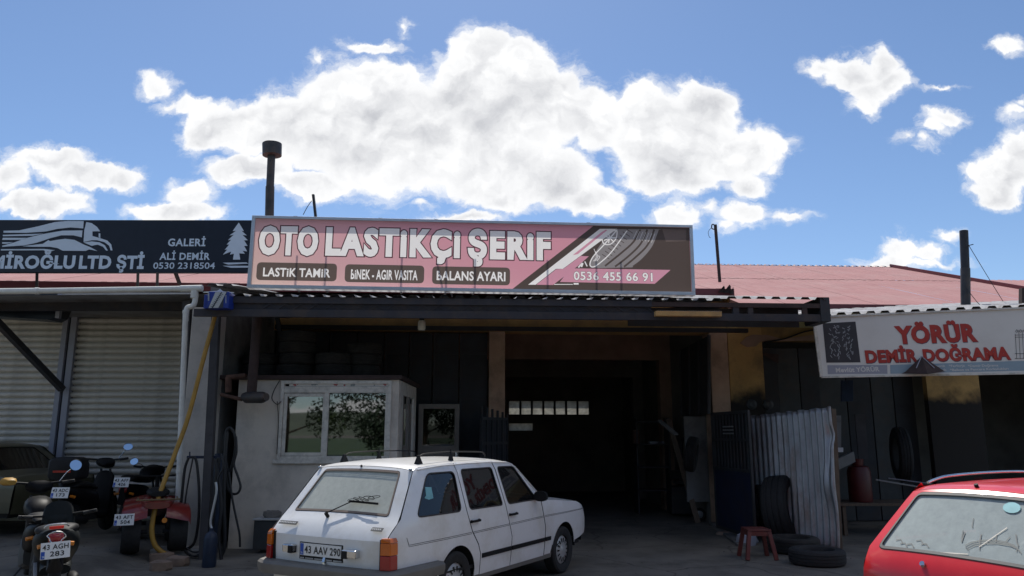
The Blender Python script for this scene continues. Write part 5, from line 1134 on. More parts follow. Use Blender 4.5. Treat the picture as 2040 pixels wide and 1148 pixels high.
# ================================================================== vehicles
def lerp_tab(tab, x):
    if x <= tab[0][0]: return tab[0][1]
    for (a, u), (b, v) in zip(tab, tab[1:]):
        if x <= b: return u+(v-u)*(x-a)/(b-a)
    return tab[-1][1]
class Shell:
    """car body: side silhouette swept by a half-width law"""
    def __init__(s, prof, hw, belt, tumble, plan, crown=.03, edge=.05):
        s.prof = [Vector(p) for p in prof]; s.hw, s.belt, s.tumble, s.plan, s.crown, s.edge = hw, belt, tumble, plan, crown, edge
        s.cum = [0]
        for a, b in zip(s.prof, s.prof[1:]): s.cum.append(s.cum[-1]+(b-a).length)
        s.top = sorted([(p.x, p.y) for p in s.prof])
    def ztop(s, x):
        return max((a.y+(b.y-a.y)*(x-a.x)/(b.x-a.x) for a, b in zip(s.prof, s.prof[1:]) if min(a.x, b.x) <= x <= max(a.x, b.x) and abs(b.x-a.x) > 1e-6), default=0)
    def W(s, x, z):
        w = s.hw*lerp_tab(s.plan, x)
        if z > s.belt: w -= (z-s.belt)*s.tumble
        else: w -= .025*((s.belt-.22-z)/.4)**2
        return w
    def side(s, sg, o=0):
        def f(x, z):
            w = s.W(x, z); d = s.ztop(x)-z
            if d < .07: w -= s.edge*.6*(1-max(d, 0)/.07)**2
            return (x, sg*(w+o), z)
        return f
    def P(s, u):
        for i in range(len(s.cum)-1):
            if u <= s.cum[i+1] or i == len(s.cum)-2:
                t = (u-s.cum[i])/(s.cum[i+1]-s.cum[i]); p = s.prof[i].lerp(s.prof[i+1], t); d = (s.prof[i+1]-s.prof[i]).normalized(); return p, Vector((-d.y, d.x))
    def over(s, o=0):
        def f(u, q):   # q in -1..1 across
            p, n = s.P(u); w = s.W(p.x, p.y)-s.edge*.6; k = s.crown*(1-q*q)-.012*abs(q)**8+o; p = p+n*k
            return (p.x, q*w, p.y)
        return f
def arch(cx_, cz_, r, n=14, a0=0, a1=180): return [(cx_+r*math.cos(R(a0+(a1-a0)*i/n)), cz_+r*math.sin(R(a0+(a1-a0)*i/n))) for i in range(n+1)]
def wheel(root, x, y, z, Ro, w_, sg, steel='hubcap', name='wheel'):
    MM = Matrix.Translation((x, y, z))
    mb = MB(); h = w_/2; pr = [(Ro*.62, -h*.8), (Ro*.7, -h*.95), (Ro*.9, -h), (Ro*.98, -h*.8), (Ro, -h*.5), (Ro, h*.5), (Ro*.98, h*.8), (Ro*.9, h), (Ro*.7, h*.95), (Ro*.62, h*.8)]
    mb.lathe(pr, MM, 36, close=True); t = mb.build('wheel', 'rubber', root, smooth=35)
    mb = MB(); S_ = Matrix.Scale(sg, 4, (0, 1, 0)); o = h*.92
    mb.lathe([(0, o+.0), (.03, o), (.05, o-.012), (Ro*.3, o-.008), (Ro*.52, o-.018), (Ro*.61, o-.035), (Ro*.63, o-.06)], MM @ S_, 36); mb.build('hubcap', steel, t, smooth=40)
    mb = MB()
    for k in range(14):
        a = 2*math.pi*k/14; c, q = math.cos(a), math.sin(a); r0, r1 = Ro*.32, Ro*.5; wd = .008
        mb.add([(x+c*r0-q*wd, y+sg*(o-.003), z+q*r0+c*wd), (x+c*r1-q*wd*1.6, y+sg*(o-.009), z+q*r1+c*wd*1.6), (x+c*r1+q*wd*1.6, y+sg*(o-.009), z+q*r1-c*wd*1.6), (x+c*r0+q*wd, y+sg*(o-.003), z+q*r0-c*wd)], [(0, 1, 2, 3)])
    mb.build('hubcap_slots', 'seam', t, kind='stuff'); return t
def plate(root, F, w_, h_, txts, o=0, blue=True):
    """registration plate centred on frame F"""
    mb = MB(); mb.fb(F, -w_/2, w_/2, -h_/2, h_/2, o, o+.006); p = mb.build('licence_plate', 'plate_white', root)
    mb = MB(); mb.fb(F, -w_/2+.004, -w_/2+(.045 if len(txts) == 1 else .035), -h_/2+.004, h_/2-.004 if len(txts) == 1 else 0-.005, o+.006, o+.0075); mb.build('blue_band', 'plate_blue', p)
    mb = MB(); text(mb, "TR", lambda a, b: F.pt(a, b, o+.009), -w_/2+.012, -w_/2+.036, -h_/2+.014, -h_/2+.03, .02); mb.build('country_code', 'print_white', p)
    for t_, x0, x1, y0, y1 in txts:
        mb = MB(); text(mb, t_, lambda a, b: F.pt(a, b, o+.009), x0*w_, x1*w_, y0*h_, y1*h_, .016, 1.08); mb.build('lettering', 'ink', p)
    return p
def strip2(mb, pts, w_, fn):    # thin band along 2-D points on a mapped surface
    p = [Vector(q) for q in pts]
    L_, R_ = [], []
    for i, a in enumerate(p):
        d = (p[min(i+1, len(p)-1)]-p[max(i-1, 0)]).normalized(); n_ = Vector((-d.y, d.x))*w_/2; L_.append(a+n_); R_.append(a-n_)
    vs = [fn(*q) for q in L_]+[fn(*q) for q in R_]; n = len(p); mb.add(vs, [(i, i+1, n+i+1, n+i) for i in range(n-1)])
def dens(pts, step=.06):
    o = []
    for a, b in zip(pts, pts[1:]):
        k = max(1, int(math.hypot(b[0]-a[0], b[1]-a[1])/step)); o += [(a[0]+(b[0]-a[0])*j/k, a[1]+(b[1]-a[1])*j/k) for j in range(k)]
    return o+[pts[-1]]
def ring(mb, loop, w_, fn):
    a = dens(loop+[loop[0]], .05)[:-1]; b = inset(a, w_); n = len(a)
    mb.add([fn(*q) for q in a]+[fn(*q) for q in b], [(i, (i+1) % n, n+(i+1) % n, n+i) for i in range(n)])

def wagon(root, paint, full=True, prof=None, hw=.805, glass_w='car_glass', rear_glass='dusty_glass', rwin=(.83, .80), tumble=.31, belt=.93, seal='seal_brown', n_rear=4, round_r=.05, doors=True):
    prof = prof or [(.10, .36), (.07, .55), (.06, .80), (.08, .83), (.235, .97), (.56, 1.39), (.60, 1.415), (.66, 1.43), (1.2, 1.452), (1.9, 1.455), (2.36, 1.437), (2.50, 1.405), (3.00, .985), (3.09, .955), (4.0, .87), (4.22, .81), (4.30, .75), (4.33, .5), (4.30, .32)]
    sh = Shell(prof, hw, belt, tumble, [(0, .945), (.25, .965), (.9, 1), (3.6, 1), (4.1, .97), (4.33, .92)])
    zb = .27; ax_ = (1.12, 3.56); ra = .335; zc = .30
    wins = [rnd([(.45, .965), (1.19, .962), (1.215, 1.36), (.74, 1.36)], .07), rnd([(1.345, .965), (2.02, .960), (1.97, 1.375), (1.34, 1.375)], .045), rnd([(2.14, .960), (2.83, .965), (2.46, 1.37), (2.09, 1.375)], .045)]
    topq = [(x, sh.ztop(x)-.004) for x in (.62, .8, 1.0, 1.15, 1.265)]
    quarter = [(.105, .38)]+arch(ax_[0], zc, ra, 14, 165, 12)[:]
    quarter = [(.105, .40), (.76, .40)]+[p for p in arch(ax_[0], zc, ra, 16, 162, 12)]+[(1.45, .29), (1.555, .29), (1.55, .50), (1.50, .60), (1.38, .74), (1.28, .95)]+topq[::-1]+[(.565, 1.387), (.24, .967), (.085, .83), (.07, .79), (.075, .55)]
    rdoor = [(1.56, .285), (2.20, .285), (2.21, .60), (2.075, .95)]+[(x, sh.ztop(x)-.004) for x in (2.03, 1.8, 1.6, 1.4, 1.27)]+[(1.285, .95), (1.385, .745), (1.505, .605), (1.555, .50)]
    fdoor = [(2.205, .285), (3.02, .285), (3.03, .62), (2.92, .955), (2.985, .985), (2.495, 1.397), (2.36, 1.43), (2.04, 1.446), (2.08, .95), (2.215, .60)]
    fend = [(3.03, .29), (3.20, .29)]+arch(ax_[1], zc, ra, 16, 162, 10)+[(4.31, .42), (4.325, .5), (4.295, .74), (4.21, .80), (4.0, .862), (3.09, .945), (3.0, .975), (2.93, .955), (3.04, .62)]
    sill = None
    def sidepart(name, m, loop, holes, sg, o=0, gap=.0035, parent=root, step=.09):
        mb = MB(); mb.panel(inset(loop, gap), holes, sh.side(sg, o), step); return mb.build(name, m, parent, smooth=35)
    for sg in (-1, 1):
        qn = sidepart('quarter_panel', paint, quarter, [wins[0]], sg); dr1 = sidepart('door', paint, rdoor, [wins[1]], sg); dr2 = sidepart('door', paint, fdoor, [wins[2]], sg); fe = sidepart('fender', paint, fend, [], sg)
        for w_, par in zip(wins, (qn, dr1, dr2)):
            mb = MB(); mb.panel(inset(w_, -.004), [], sh.side(sg, -.012), .15); mb.build('side_window', glass_w, par, smooth=60)
            mb = MB(); ring(mb, inset(w_, -.004), .014, sh.side(sg, .003)); mb.build('window_seal', 'seal', par)
        # inner liner so gaps read dark
        if sg: mb = MB(); mb.panel([(.14, .42), (3.1, .30), (4.25, .45), (4.2, .76), (3.0, .93), (.25, .93), (.12, .8)], [[(.72, .40), (.72, .60), (.9, .68), (1.34, .68), (1.52, .6), (1.52, .41)], [(3.16, .35), (3.16, .6), (3.34, .68), (3.78, .68), (3.96, .6), (3.96, .43)]], sh.side(sg, -.02), .4); mb.build('inner_liner', 'car_inner', root)
        for x0, x1, xa_, xb2 in ((1.20, 1.335, 1.225, 1.33), (2.03, 2.13, 1.985, 2.08)): mb = MB(); mb.panel([(x0, .93), (x1, .93), (xb2, 1.40), (xa_, 1.40)], [], sh.side(sg, -.02), .2); mb.build('pillar_liner', 'car_inner', root)
        # sill in grey, wheel-arch edge, moulding, coach lines
        mb = MB(); mb.panel([(1.44, .24), (3.24, .24), (3.26, .40), (3.24, .295), (1.5, .295), (1.46, .40)], [], sh.side(sg, -.006), .15); mb.build('sill', 'bumper_grey', root)
        for xc in ax_: mb = MB(); strip2(mb, arch(xc, zc, ra+.008, 18, 165, 8), .018, sh.side(sg, .006)); mb.build('arch_lip', paint, root)
        for a, b, par in ((1.58, 2.195, dr1), (2.22, 3.015, dr2), (3.04, 3.17, fe)) if full else ():
            mb = MB(); n_ = max(2, int((b-a)/.15)); z0, z1 = .455, .50; f = sh.side(sg, .0)
            for i in range(n_):
                xa2, xb3 = a+(b-a)*i/n_, a+(b-a)*(i+1)/n_; q = [Vector(f(xa2, z0)), Vector(f(xb3, z0)), Vector(f(xb3, z1)), Vector(f(xa2, z1))]; d = Vector((0, sg*.014, 0)); mb.hexa([q[0], q[1], q[1]+d, q[0]+d, q[3], q[2], q[2]+d, q[3]+d])
            mb.build('side_moulding', 'black_plastic', par)
        if full:
            for k_, dz in enumerate((0, .014)):
                mb = MB(); strip2(mb, dens([(.30, .80), (.335, .73-dz), (.60, .732-dz), (1.37, .737-dz)]), .0045, sh.side(sg, .0015)); strip2(mb, dens([(1.40, .737-dz), (2.15, .746-dz)]), .0045, sh.side(sg, .0015)); strip2(mb, dens([(2.18, .747-dz), (2.98, .758-dz)]), .0045, sh.side(sg, .0015)); strip2(mb, dens([(3.01, .759-dz), (4.28, .75-dz*.5)]), .0045, sh.side(sg, .0015)); mb.build('coach_line', 'ink', root, kind='stuff')
        for x, par in ((1.33, dr1), (2.13, dr2)) if doors else ():
            z = .845; f = sh.side(sg, 0); mb = MB(); a, b = Vector(f(x+.02, z)), Vector(f(x+.17, z+.002)); d = Vector((0, sg, 0)); mb.bar(a+d*.022, b+d*.022, .03, .022); mb.bar(a, a+d*.02, .02, .03); mb.bar(b, b+d*.02, .02, .03); mb.build('handle', 'black_plastic', par, bevel=.004)
        # gutter strip over the doors
        mb = MB(); pts = [(x, sh.ztop(x)-.022) for x in (.62, 1.0, 1.5, 2.0, 2.35)]; mb.tube([sh.side(sg, .004)(*p) for p in pts]+[sh.side(sg, .004)(2.51, 1.36)]+[sh.side(sg, .004)(2.965, .985)], .007, 6); mb.build('drip_rail', 'seam' if not full else paint, root)
    # over-the-top strip split into tailgate, roof, screen, bonnet, nose
    c = sh.cum; U_ = lambda i: c[i]
    f = sh.over(); u0, u1 = U_(1)-.08, U_(5)+.012
    gl = rnd([(U_(4)+.012, -rwin[0]), (U_(5)-.02, -rwin[1]), (U_(5)-.02, rwin[1]), (U_(4)+.012, rwin[0])], round_r)
    mb = MB(); mb.panel([(u0, -.985), (U_(2), -.99), (u1, -.999), (u1, .999), (U_(2), .995), (u0, .985)], [gl], f, .09); tg = mb.build('tailgate', paint, root, smooth=25)
    mb = MB(); mb.panel(gl, [], sh.over(-.01), .2); mb.build('rear_window', rear_glass, tg, smooth=60)
    mb = MB(); ring(mb, gl, .022, sh.over(.004)); ring(mb, inset(gl, .016), .008, sh.over(.002)); mb.build('window_seal', seal, tg)
    mb = MB(); ring(mb, inset(gl, -.006), .012, sh.over(.002)); mb.build('seal_edge', 'seam', tg)
    mb = MB(); mb.panel([(0, -.99), (u0-.006, -.985), (u0-.006, .985), (0, .99)], [], f, .12); mb.build('rear_valance', paint, root)
    mb = MB(); mb.panel([(u1+.008, -1), (U_(11), -1), (U_(11), 1), (u1+.008, 1)], [], f, .1); rf = mb.build('roof', paint, root, smooth=40)
    ws = rnd([(U_(11)+.03, -.9), (U_(12)-.03, -.92), (U_(12)-.03, .92), (U_(11)+.03, .9)], .05)
    mb = MB(); mb.panel([(U_(11), -1), (U_(12), -1), (U_(12), 1), (U_(11), 1)], [ws], f, .12); sc_ = mb.build('windscreen_frame', paint, root, smooth=40)
    mb = MB(); mb.panel(ws, [], sh.over(-.008), .2); mb.build('windscreen', glass_w, sc_, smooth=60)
    mb = MB(); mb.panel([(U_(12)+.004, -.985), (U_(16), -.97), (U_(16), .97), (U_(12)+.004, .985)], [], f, .12); mb.build('bonnet', paint, root, smooth=40)
    mb = MB(); mb.panel([(U_(16)+.004, -1), (c[-1], -1), (c[-1], 1), (U_(16)+.004, 1)], [], f, .12); mb.build('front_panel', 'black_plastic', root)
    # interior
    mb = MB(); mb.box(.15, 4.2, -.70, .70, .30, .34); mb.box(3.0, 3.1, -.7, .7, .34, .95); mb.build('floor', 'car_inner', root)
    if True:
        for (x, w_) in ((1.40, .64), (2.15, .28)):
            for yy_ in ((0,) if w_ > .5 else (-.35, .35)):
                mb = MB(); mb.box(x, x+.5, yy_-w_+.05, yy_+w_-.05, .45, .58); mb.add([(x-.06, yy_-w_+.05, .5), (x+.06, yy_-w_+.05, .5), (x+.06, yy_+w_-.05, .5), (x-.06, yy_+w_-.05, .5), (x-.16, yy_-w_+.08, 1.1), (x-.08, yy_-w_+.08, 1.12), (x-.08, yy_+w_-.08, 1.12), (x-.16, yy_+w_-.08, 1.1)], [(0, 1, 2, 3), (4, 7, 6, 5), (0, 4, 5, 1), (1, 5, 6, 2), (2, 6, 7, 3), (3, 7, 4, 0)]); mb.build('seat', 'seat', root, bevel=.02)
    mb = MB(); mb.box(.2, 1.3, -.64, .64, .5, .58); mb.build('load_floor', 'seat', root)
    for xc in ax_:
        for sg in (-1, 1): wheel(root, xc, sg*(hw-.10), .29, .29, .165, sg)
        mb = MB(); mb.cyl((xc, -.6, .29), (xc, .6, .29), .04, n=8); mb.build('axle', 'car_inner', root)
        for sg in (-1, 1):
            mb = MB(); pts = arch(xc, zc, ra+.02, 14, 180, 0); n_ = len(pts); vs = [(p[0], sg*(hw-.03), p[1]) for p in pts]+[(p[0], sg*.42, p[1]) for p in pts]; mb.add(vs, [(i, i+1, n_+i+1, n_+i) for i in range(n_-1)]+[tuple(range(n_, 2*n_))]); mb.build('wheel_well', 'car_inner', root)
    return sh, tg, rf
def set_car(root, x, y, yaw): root.location = (x, y, gh(x, y)); root.rotation_euler = (0, 0, R(90)-R(yaw))

# ---- the white estate car
wc = empty('white_estate_car', (0, 0, 0), 'white boxy old estate car with dusty rear window parked in front of the booth', 'car', 'estate cars in the yard')
sh, tg, rf = wagon(wc, 'car_white')
def onrear(u, q, o=0): return Vector(sh.over(o)(u, q))
def Frear(u):
    a, b = onrear(u-.02, 0), onrear(u+.02, 0); return Fr(onrear(u, 0), (0, -1, 0), b-a)
Ucr = sh.cum[2]; ucrease = sh.cum[3]
# tail lamps
for sg_ in (-1, 1):
    mb = MB(); sec = [(.022, .54), (.012, .66), (.012, .74), (.03, .80)]
    def lampbox(z0, z1, m, par, cut=0):
        mb = MB(); y0, y1 = sg_*.69, sg_*.782
        x0 = .03; mb.hexa([(x0, y0, z0), (.16, y0, z0), (.16, y1+sg_*.012, z0), (x0+.03, y1+sg_*.004, z0), (x0+cut*.4, y0, z1), (.16, y0, z1), (.16, y1+sg_*.008-sg_*cut, z1), (x0+.03+cut, y1-sg_*cut, z1)]); return mb.build('lens', m, par, bevel=.006)
    mb = MB(); mb.box(.06, .2, min(sg_*.66, sg_*.75), max(sg_*.66, sg_*.75), .53, .80); tl = mb.build('tail_lamp', 'seam', wc)
    lampbox(.54, .665, 'red_lens', tl); lampbox(.668, .775, 'orange_lens', tl); lampbox(.777, .815, 'orange_lens', tl, .018)
# bumper
mb = MB(); prof_b = [(-.07, .42), (-.085, .47), (-.085, .51), (-.06, .535), (.05, .54), (.06, .40)]
pts = [(.78, .80), (.4, .80), (.14, .795), (.05, .765), (.02, .70), (.015, 0)]
path = [(x, y) for x, y in pts]+[(x, -y) for x, y in pts[::-1][1:]]
vs = []; n_ = len(prof_b)
for i, (x, y) in enumerate(path):
    a = Vector(path[max(i-1, 0)]); b = Vector(path[min(i+1, len(path)-1)]); d = (b-a).normalized(); nn = Vector((-d.y, d.x)); 
    for (px_, pz) in prof_b: q = Vector((x, y))+nn*(px_)*(-1)*(-1); vs.append((q.x, q.y, pz))
mb.add(vs, [(i*n_+j, i*n_+(j+1) % n_, (i+1)*n_+(j+1) % n_, (i+1)*n_+j) for i in range(len(path)-1) for j in range(n_)]); mb.build('bumper', 'bumper_grey', wc, smooth=40)
mb = MB(); mb.box(4.22, 4.365, -.70, .70, .38, .52); mb.build('bumper', 'bumper_grey', wc, bevel=.02)
# plate, plate lamps, badges
FPl = Fr((.045, 0.03, .655), (0, -1, 0), (-.02, 0, 1))
mb = MB(); mb.fb(FPl, -.275, .275, -.085, .072, .0, .012); hold = mb.build('plate_holder', 'black_plastic', tg, bevel=.003)
plate(tg, Fr((.045, .03, .662), (0, -1, 0), (-.02, 0, 1)), .52, .112, [("43 AAV 290", -.385, .49, -.30, .30)], .0125)
mb = MB()
for i in range(40):
    x = -.26+i*.0132
    if i % 9 != 4: mb.fb(FPl, x, x+.008, -.080, -.068, .0125, .0135)
mb.build('dealer_print', 'print_dash', tg, kind='stuff')
for y, w_ in ((.42, .13), (-.36, .17)):
    s_ = 1 if y > 0 else -1
    mb = MB(); mb.box(-.02, .05, y-w_/2, y+w_/2, .625, .70); pl_ = mb.build('plate_lamp', 'chrome', tg, bevel=.012)
    mb = MB(); yy_ = y-s_*w_/2; mb.box(-.026, .045, min(yy_, yy_+s_*w_*.4), max(yy_, yy_+s_*w_*.4), .62, .69); mb.build('lamp_cover', 'black_plastic', pl_, bevel=.006)
Fb = Frear(ucrease+.045)
for y, w_ in ((.53, .24), (-.60, .13)):
    mb = MB(); c_ = -y; mb.fb(Fb, c_-w_/2, c_+w_/2, -.022, .018, .002, .008); bd = mb.build('badge', 'grey_plastic', tg)
    mb = MB(); k = int(w_/.022)
    for i in range(k): mb.fb(Fb, c_-w_/2+.01+i*.022, c_-w_/2+.022+i*.022, -.009, .006, .008, .0095)
    mb.build('badge_print', 'print_dash', bd, kind='stuff')
mb = MB(); mb.lathe([(0, .03), (.018, .028), (.022, 0)], Matrix.Translation((.04, -.03, .545)) @ Matrix.Rotation(R(90), 4, 'Z'), 14); mb.build('lock', 'chrome', tg, smooth=40)
mb = MB(); mb.bar((.03, -.02, .56), (.045, -.02, .60), .03); mb.build('latch', 'chrome', tg)
# wiper
Ug = sh.cum[4]
a = onrear(Ug-.055, .12, .02); b = onrear(Ug+.13, -.22, .035); w0 = onrear(Ug+.06, -.18, .03); w1 = onrear(Ug+.12, -.60, .03)
wp = MB(); wp.cyl(onrear(Ug-.055, .12, 0), onrear(Ug-.055, .12, .05), .018, n=12); wp.bar(a+Vector((-.02, 0, .02)), b, .014, .01); wp_ = wp.build('wiper', 'black_plastic', tg)
mb = MB(); q0, q1 = onrear(Ug+.13, -.12, .018), onrear(Ug+.125, -.62, .018); mb.bar(q0, q1, .012, .02); mb.build('blade', 'black_plastic', wp_)
mb = MB()
for k in range(5):
    mb.tube([onrear(Ug+.13+.02*math.sin(t+k)+.01*k, -.2-.09*k+.10*math.cos(t), .03+.006*k) for t in [i*.6 for i in range(11)]], .0035, 4)
mb.build('bent_wire', 'seam', wp_, kind='stuff')
mb = MB(); mb.cyl(onrear(sh.cum[5]+.005, .02, .0), onrear(sh.cum[5]+.005, .02, .015), .012, n=10); mb.build('washer_jet', 'seam', rf)
for q in (-.97, .97): mb = MB(); mb.lathe([(0, .02), (.02, .012), (.022, 0)], Matrix.Translation(onrear(sh.cum[5]+.01, q, .01)) @ Matrix.Rotation(R(90), 4, 'X'), 12); mb.build('hinge_cap', 'chrome', rf, smooth=40)
# cloths behind the rear window
for k_, (y, w_, h_) in enumerate(((.42, .20, .13), (.05, .2, .08), (-.3, .16, .07))):
    mb = MB(); rr = random.Random(k_+30); vs = []; n = 10
    for k in range(4):
        z = (0, .35, .8, 1)[k]; rad = (1, 1.05, .8, .35)[k]
        for j in range(n): a_ = 2*math.pi*j/n; q = rad*rr.uniform(.8, 1.2); vs.append((.50+.12*q*math.cos(a_), y+w_*q*math.sin(a_), .90+(h_+.08)*z*rr.uniform(.85, 1.1)))
    mb.add(vs, [(k*n+j, k*n+(j+1) % n, (k+1)*n+(j+1) % n, (k+1)*n+j) for k in range(3) for j in range(n)]+[tuple(range(3*n, 4*n))]); o = mb.build('crumpled_cloth', 'cloth_white', wc, smooth=60)
mb = MB(); mb.box(.3, .75, -.6, .6, .86, .90); mb.build('parcel_shelf', 'seat', wc)
# sticker on quarter glass
mb = MB(); mb.poly([[(.635, 1.13), (.67, 1.15), (.685, 1.23), (.78, 1.225), (.775, 1.12), (.70, 1.11)]], lambda x, z: sh.side(-1, -.009)(x, z)); mb.build('window_sticker', 'sticker_cyan', wc)
# body filler patch beside tail lamp
# roof rack
for sg_ in (-1, 1):
    mb = MB(); g_ = lambda x, dz, y=.50: (x, sg_*y, sh.ztop(x)+.015+dz)
    mb.tube([g_(.80, .02), g_(.86, .075), g_(1.0, .088), g_(1.45, .085), g_(1.98, .075), g_(2.08, .06), g_(2.11, .02)], .007, 6, smooth_n=3); rk = mb.build('roof_rail', 'black_plastic', wc, smooth=60)
    for x in (.82, 1.40): mb = MB(); p = Vector(g_(x, -.01)); q_ = 1 if x < 1 else .55; mb.add([p+Vector((-.05*q_, -.02, 0)), p+Vector((.06*q_, -.02, 0)), p+Vector((.06*q_, .02, 0)), p+Vector((-.05*q_, .02, 0)), p+Vector((-.012, -.008, .09)), p+Vector((.012, -.008, .09)), p+Vector((.012, .008, .09)), p+Vector((-.012, .008, .09))], [(0, 3, 2, 1), (4, 5, 6, 7), (0, 1, 5, 4), (1, 2, 6, 5), (2, 3, 7, 6), (3, 0, 4, 7)]); mb.build('foot', 'black_plastic', rk, bevel=.004)
    mb = MB(); mb.cyl(g_(1.40, .07), g_(1.40, .115), .008, n=6); mb.build('stub', 'black_plastic', rk)
# mirrors
for sg_ in (-1, 1):
    mb = MB(); p = Vector((2.76, sg_*.81, 1.01)); mb.loft([(p.x-.03, p.y+sg_*.08, p.z, .085, .06), (p.x+.02, p.y+sg_*.08, p.z, .085, .06), (p.x+.07, p.y+sg_*.07, p.z, .05, .04)], 14); mr = mb.build('mirror', 'black_plastic', wc, smooth=50)
    mb = MB(); mb.bar(p+Vector((.02, -sg_*.04, -.01)), p+Vector((.02, sg_*.02, -.01)), .05); mb.build('stalk', 'black_plastic', mr)
for sg_ in (-1, 1): mb = MB(); mb.box(4.30, 4.345, min(sg_*.45, sg_*.72), max(sg_*.45, sg_*.72), .58, .73); mb.build('headlight', 'dark_glass', wc, bevel=.01)
mb = MB(); mb.box(.3, .8, -.45, -.36, .22, .30); mb.cyl((-.02, -.5, .30), (.4, -.5, .30), .022, n=10); mb.build('exhaust', 'rust', wc)
set_car(wc, -1.80, 7.42, 30)

# ---- the red estate car
rd = empty('red_estate_car', (0, 0, 0), 'red dusty estate car with silver roof rails cut off at the right corner', 'car', 'estate cars in the yard')
prof_r = [(.10, .30), (.03, .50), (.0, .70), (.02, .82), (.085, .915), (.47, 1.325), (.54, 1.355), (.66, 1.368), (1.2, 1.38), (1.9, 1.382), (2.36, 1.375), (2.50, 1.355), (3.00, .985), (3.09, .955), (4.0, .87), (4.22, .81), (4.30, .75), (4.33, .5), (4.30, .32)]
sh2, tg2, rf2 = wagon(rd, 'car_red', prof=prof_r, hw=.735, rear_glass='dusty_glass_blue', rwin=(.87, .87), tumble=.40, seal='grey_plastic', round_r=.075, full=False)
def on2(u, q, o=0): return Vector(sh2.over(o)(u, q))
for sg_ in (-1, 1):
    mb = MB(); g_ = lambda x, dz: (x, sg_*.52, sh2.ztop(x)+.01+dz); mb.tube([g_(.66, .0), g_(.76, .02), g_(.95, .038), g_(1.5, .045), g_(2.0, .038), g_(2.2, .0)], .011, 7, smooth_n=4); mb.build('roof_rail', 'chrome', rd, smooth=60)
    mb = MB(); mb.box(.01, .2, min(sg_*.56, sg_*.70), max(sg_*.56, sg_*.70), .38, .60); mb.build('tail_lamp', 'red_lens', rd, bevel=.01)
mb = MB(); c_ = on2(sh2.cum[4]-.07, .28, 0); mb.cyl(c_, on2(sh2.cum[4]-.07, .28, .02), .018, n=12); mb.bar(on2(sh2.cum[4]-.07, .28, .015), on2(sh2.cum[4]-.09, .26, .02), .02); mb.build('wiper_stub', 'chrome', tg2)
mb = MB(); mb.cyl(on2(sh2.cum[6]-.01, .12, 0), on2(sh2.cum[6]-.01, .12, .02), .014, n=10); mb.build('washer_jet', 'black_plastic', rf2)
mb = MB(); uu = sh2.cum[5]-.10; mb.poly([[(uu+.045*math.cos(t*.5), -.42+.10*math.sin(t*.5)) for t in range(13)]], lambda u, q: sh2.over(-.004)(u, q)); mb.build('round_sticker', 'sticker_cyan', tg2)
mb = MB(); rr = random.Random(4); U4 = sh2.cum[4]
for k in range(9): u = U4+rr.uniform(.08, .28); q = rr.uniform(-.62, .05); a_ = rr.uniform(-.4, .4); strip2(mb, [(u, q), (u+.02, q+a_*.05), (u+rr.uniform(.04, .09), q+a_*.12)], rr.uniform(.006, .014), sh2.over(-.006))
for k in range(5): u = U4+.05+rr.uniform(0, .05); q = .3+.08*k; strip2(mb, [(u, q), (u+.03, q+.05), (u+.02, q+.10)], .008, sh2.over(-.006))
for k in range(3): u0_ = U4+.12+.012*k; strip2(mb, [(u0_+.05*math.sin(t*.6), -.35-.25*math.cos(t*.5)+.02*k) for t in range(8)], .006, sh2.over(-.006))
mb.build('finger_marks', 'rubbed_glass', tg2, kind='stuff')
mb = MB(); strip2(mb, [(U4+.03, .30), (U4+.055, -.12)], .008, sh2.over(-.005)); strip2(mb, [(U4+.12, -.2), (U4+.30, -.42)], .008, sh2.over(-.005)); mb.build('scratches', 'frame_white', tg2, kind='stuff')
mb = MB(); 
for (y, w_, h_) in ((-.38, .16, .14), (.02, .1, .05)): mb = MB(); mb.loft([(.35, y, .98, w_*.5, .02), (.42, y, 1.0, w_, h_*.7), (.6, y, 1.0, w_, h_*.7), (.7, y, .98, w_*.5, .02)], 12); mb.build('white_bag', 'cloth_white', rd, smooth=60)
mb = MB(); mb.box(.05, .16, -.66, .66, .22, .36); mb.build('bumper', 'black_plastic', rd, bevel=.02)
set_car(rd, 2.86, 5.20, 62)

# ---- olive car at the left shutters
oc = empty('olive_car', (0, 0, 0), 'dark olive saloon half hidden at the far left before the shutters', 'car')
prof_o = [(.10, .36), (.05, .55), (.03, .82), (.06, .90), (.62, .96), (1.12, 1.36), (1.2, 1.385), (1.3, 1.40), (1.6, 1.42), (2.1, 1.43), (2.6, 1.415), (2.74, 1.385), (3.30, .985), (3.38, .955), (4.0, .87), (4.22, .81), (4.30, .75), (4.33, .5), (4.30, .32)]
sh3 = Shell(prof_o, .80, .93, .4, [(0, .94), (.3, .985), (.7, 1), (3.6, 1), (4.33, .92)])
for sg_ in (-1, 1):
    win = rnd([(1.25, .97), (2.35, .965), (2.3, 1.34), (1.42, 1.34)], .05)
    mb = MB(); mb.panel([(.10, .38), (.75, .38)]+arch(1.12, .3, .33, 12, 162, 12)+[(1.7, .28), (3.2, .28)]+arch(3.56, .3, .33, 12, 175, 12)+[(4.3, .4), (4.29, .74), (4.2, .80), (3.36, .95), (3.27, .98), (2.72, 1.38), (2.1, 1.425), (1.2, 1.38), (1.1, 1.35), (.62, .955), (.07, .895), (.04, .8)], [win], sh3.side(sg_), .1); sd_ = mb.build('side_body', 'car_olive', oc, smooth=40)
    mb = MB(); mb.panel(win, [], sh3.side(sg_, -.01), .3); mb.build('side_window', 'car_glass', sd_)
    mb = MB(); mb.cyl((.95, sg_*.802, .70), (.95, sg_*.806, .70), .075, n=20); mb.build('filler_cap', 'gate_grey', sd_)
    for x in (1.12, 3.56): wheel(oc, x, sg_*.71, .29, .29, .165, sg_)
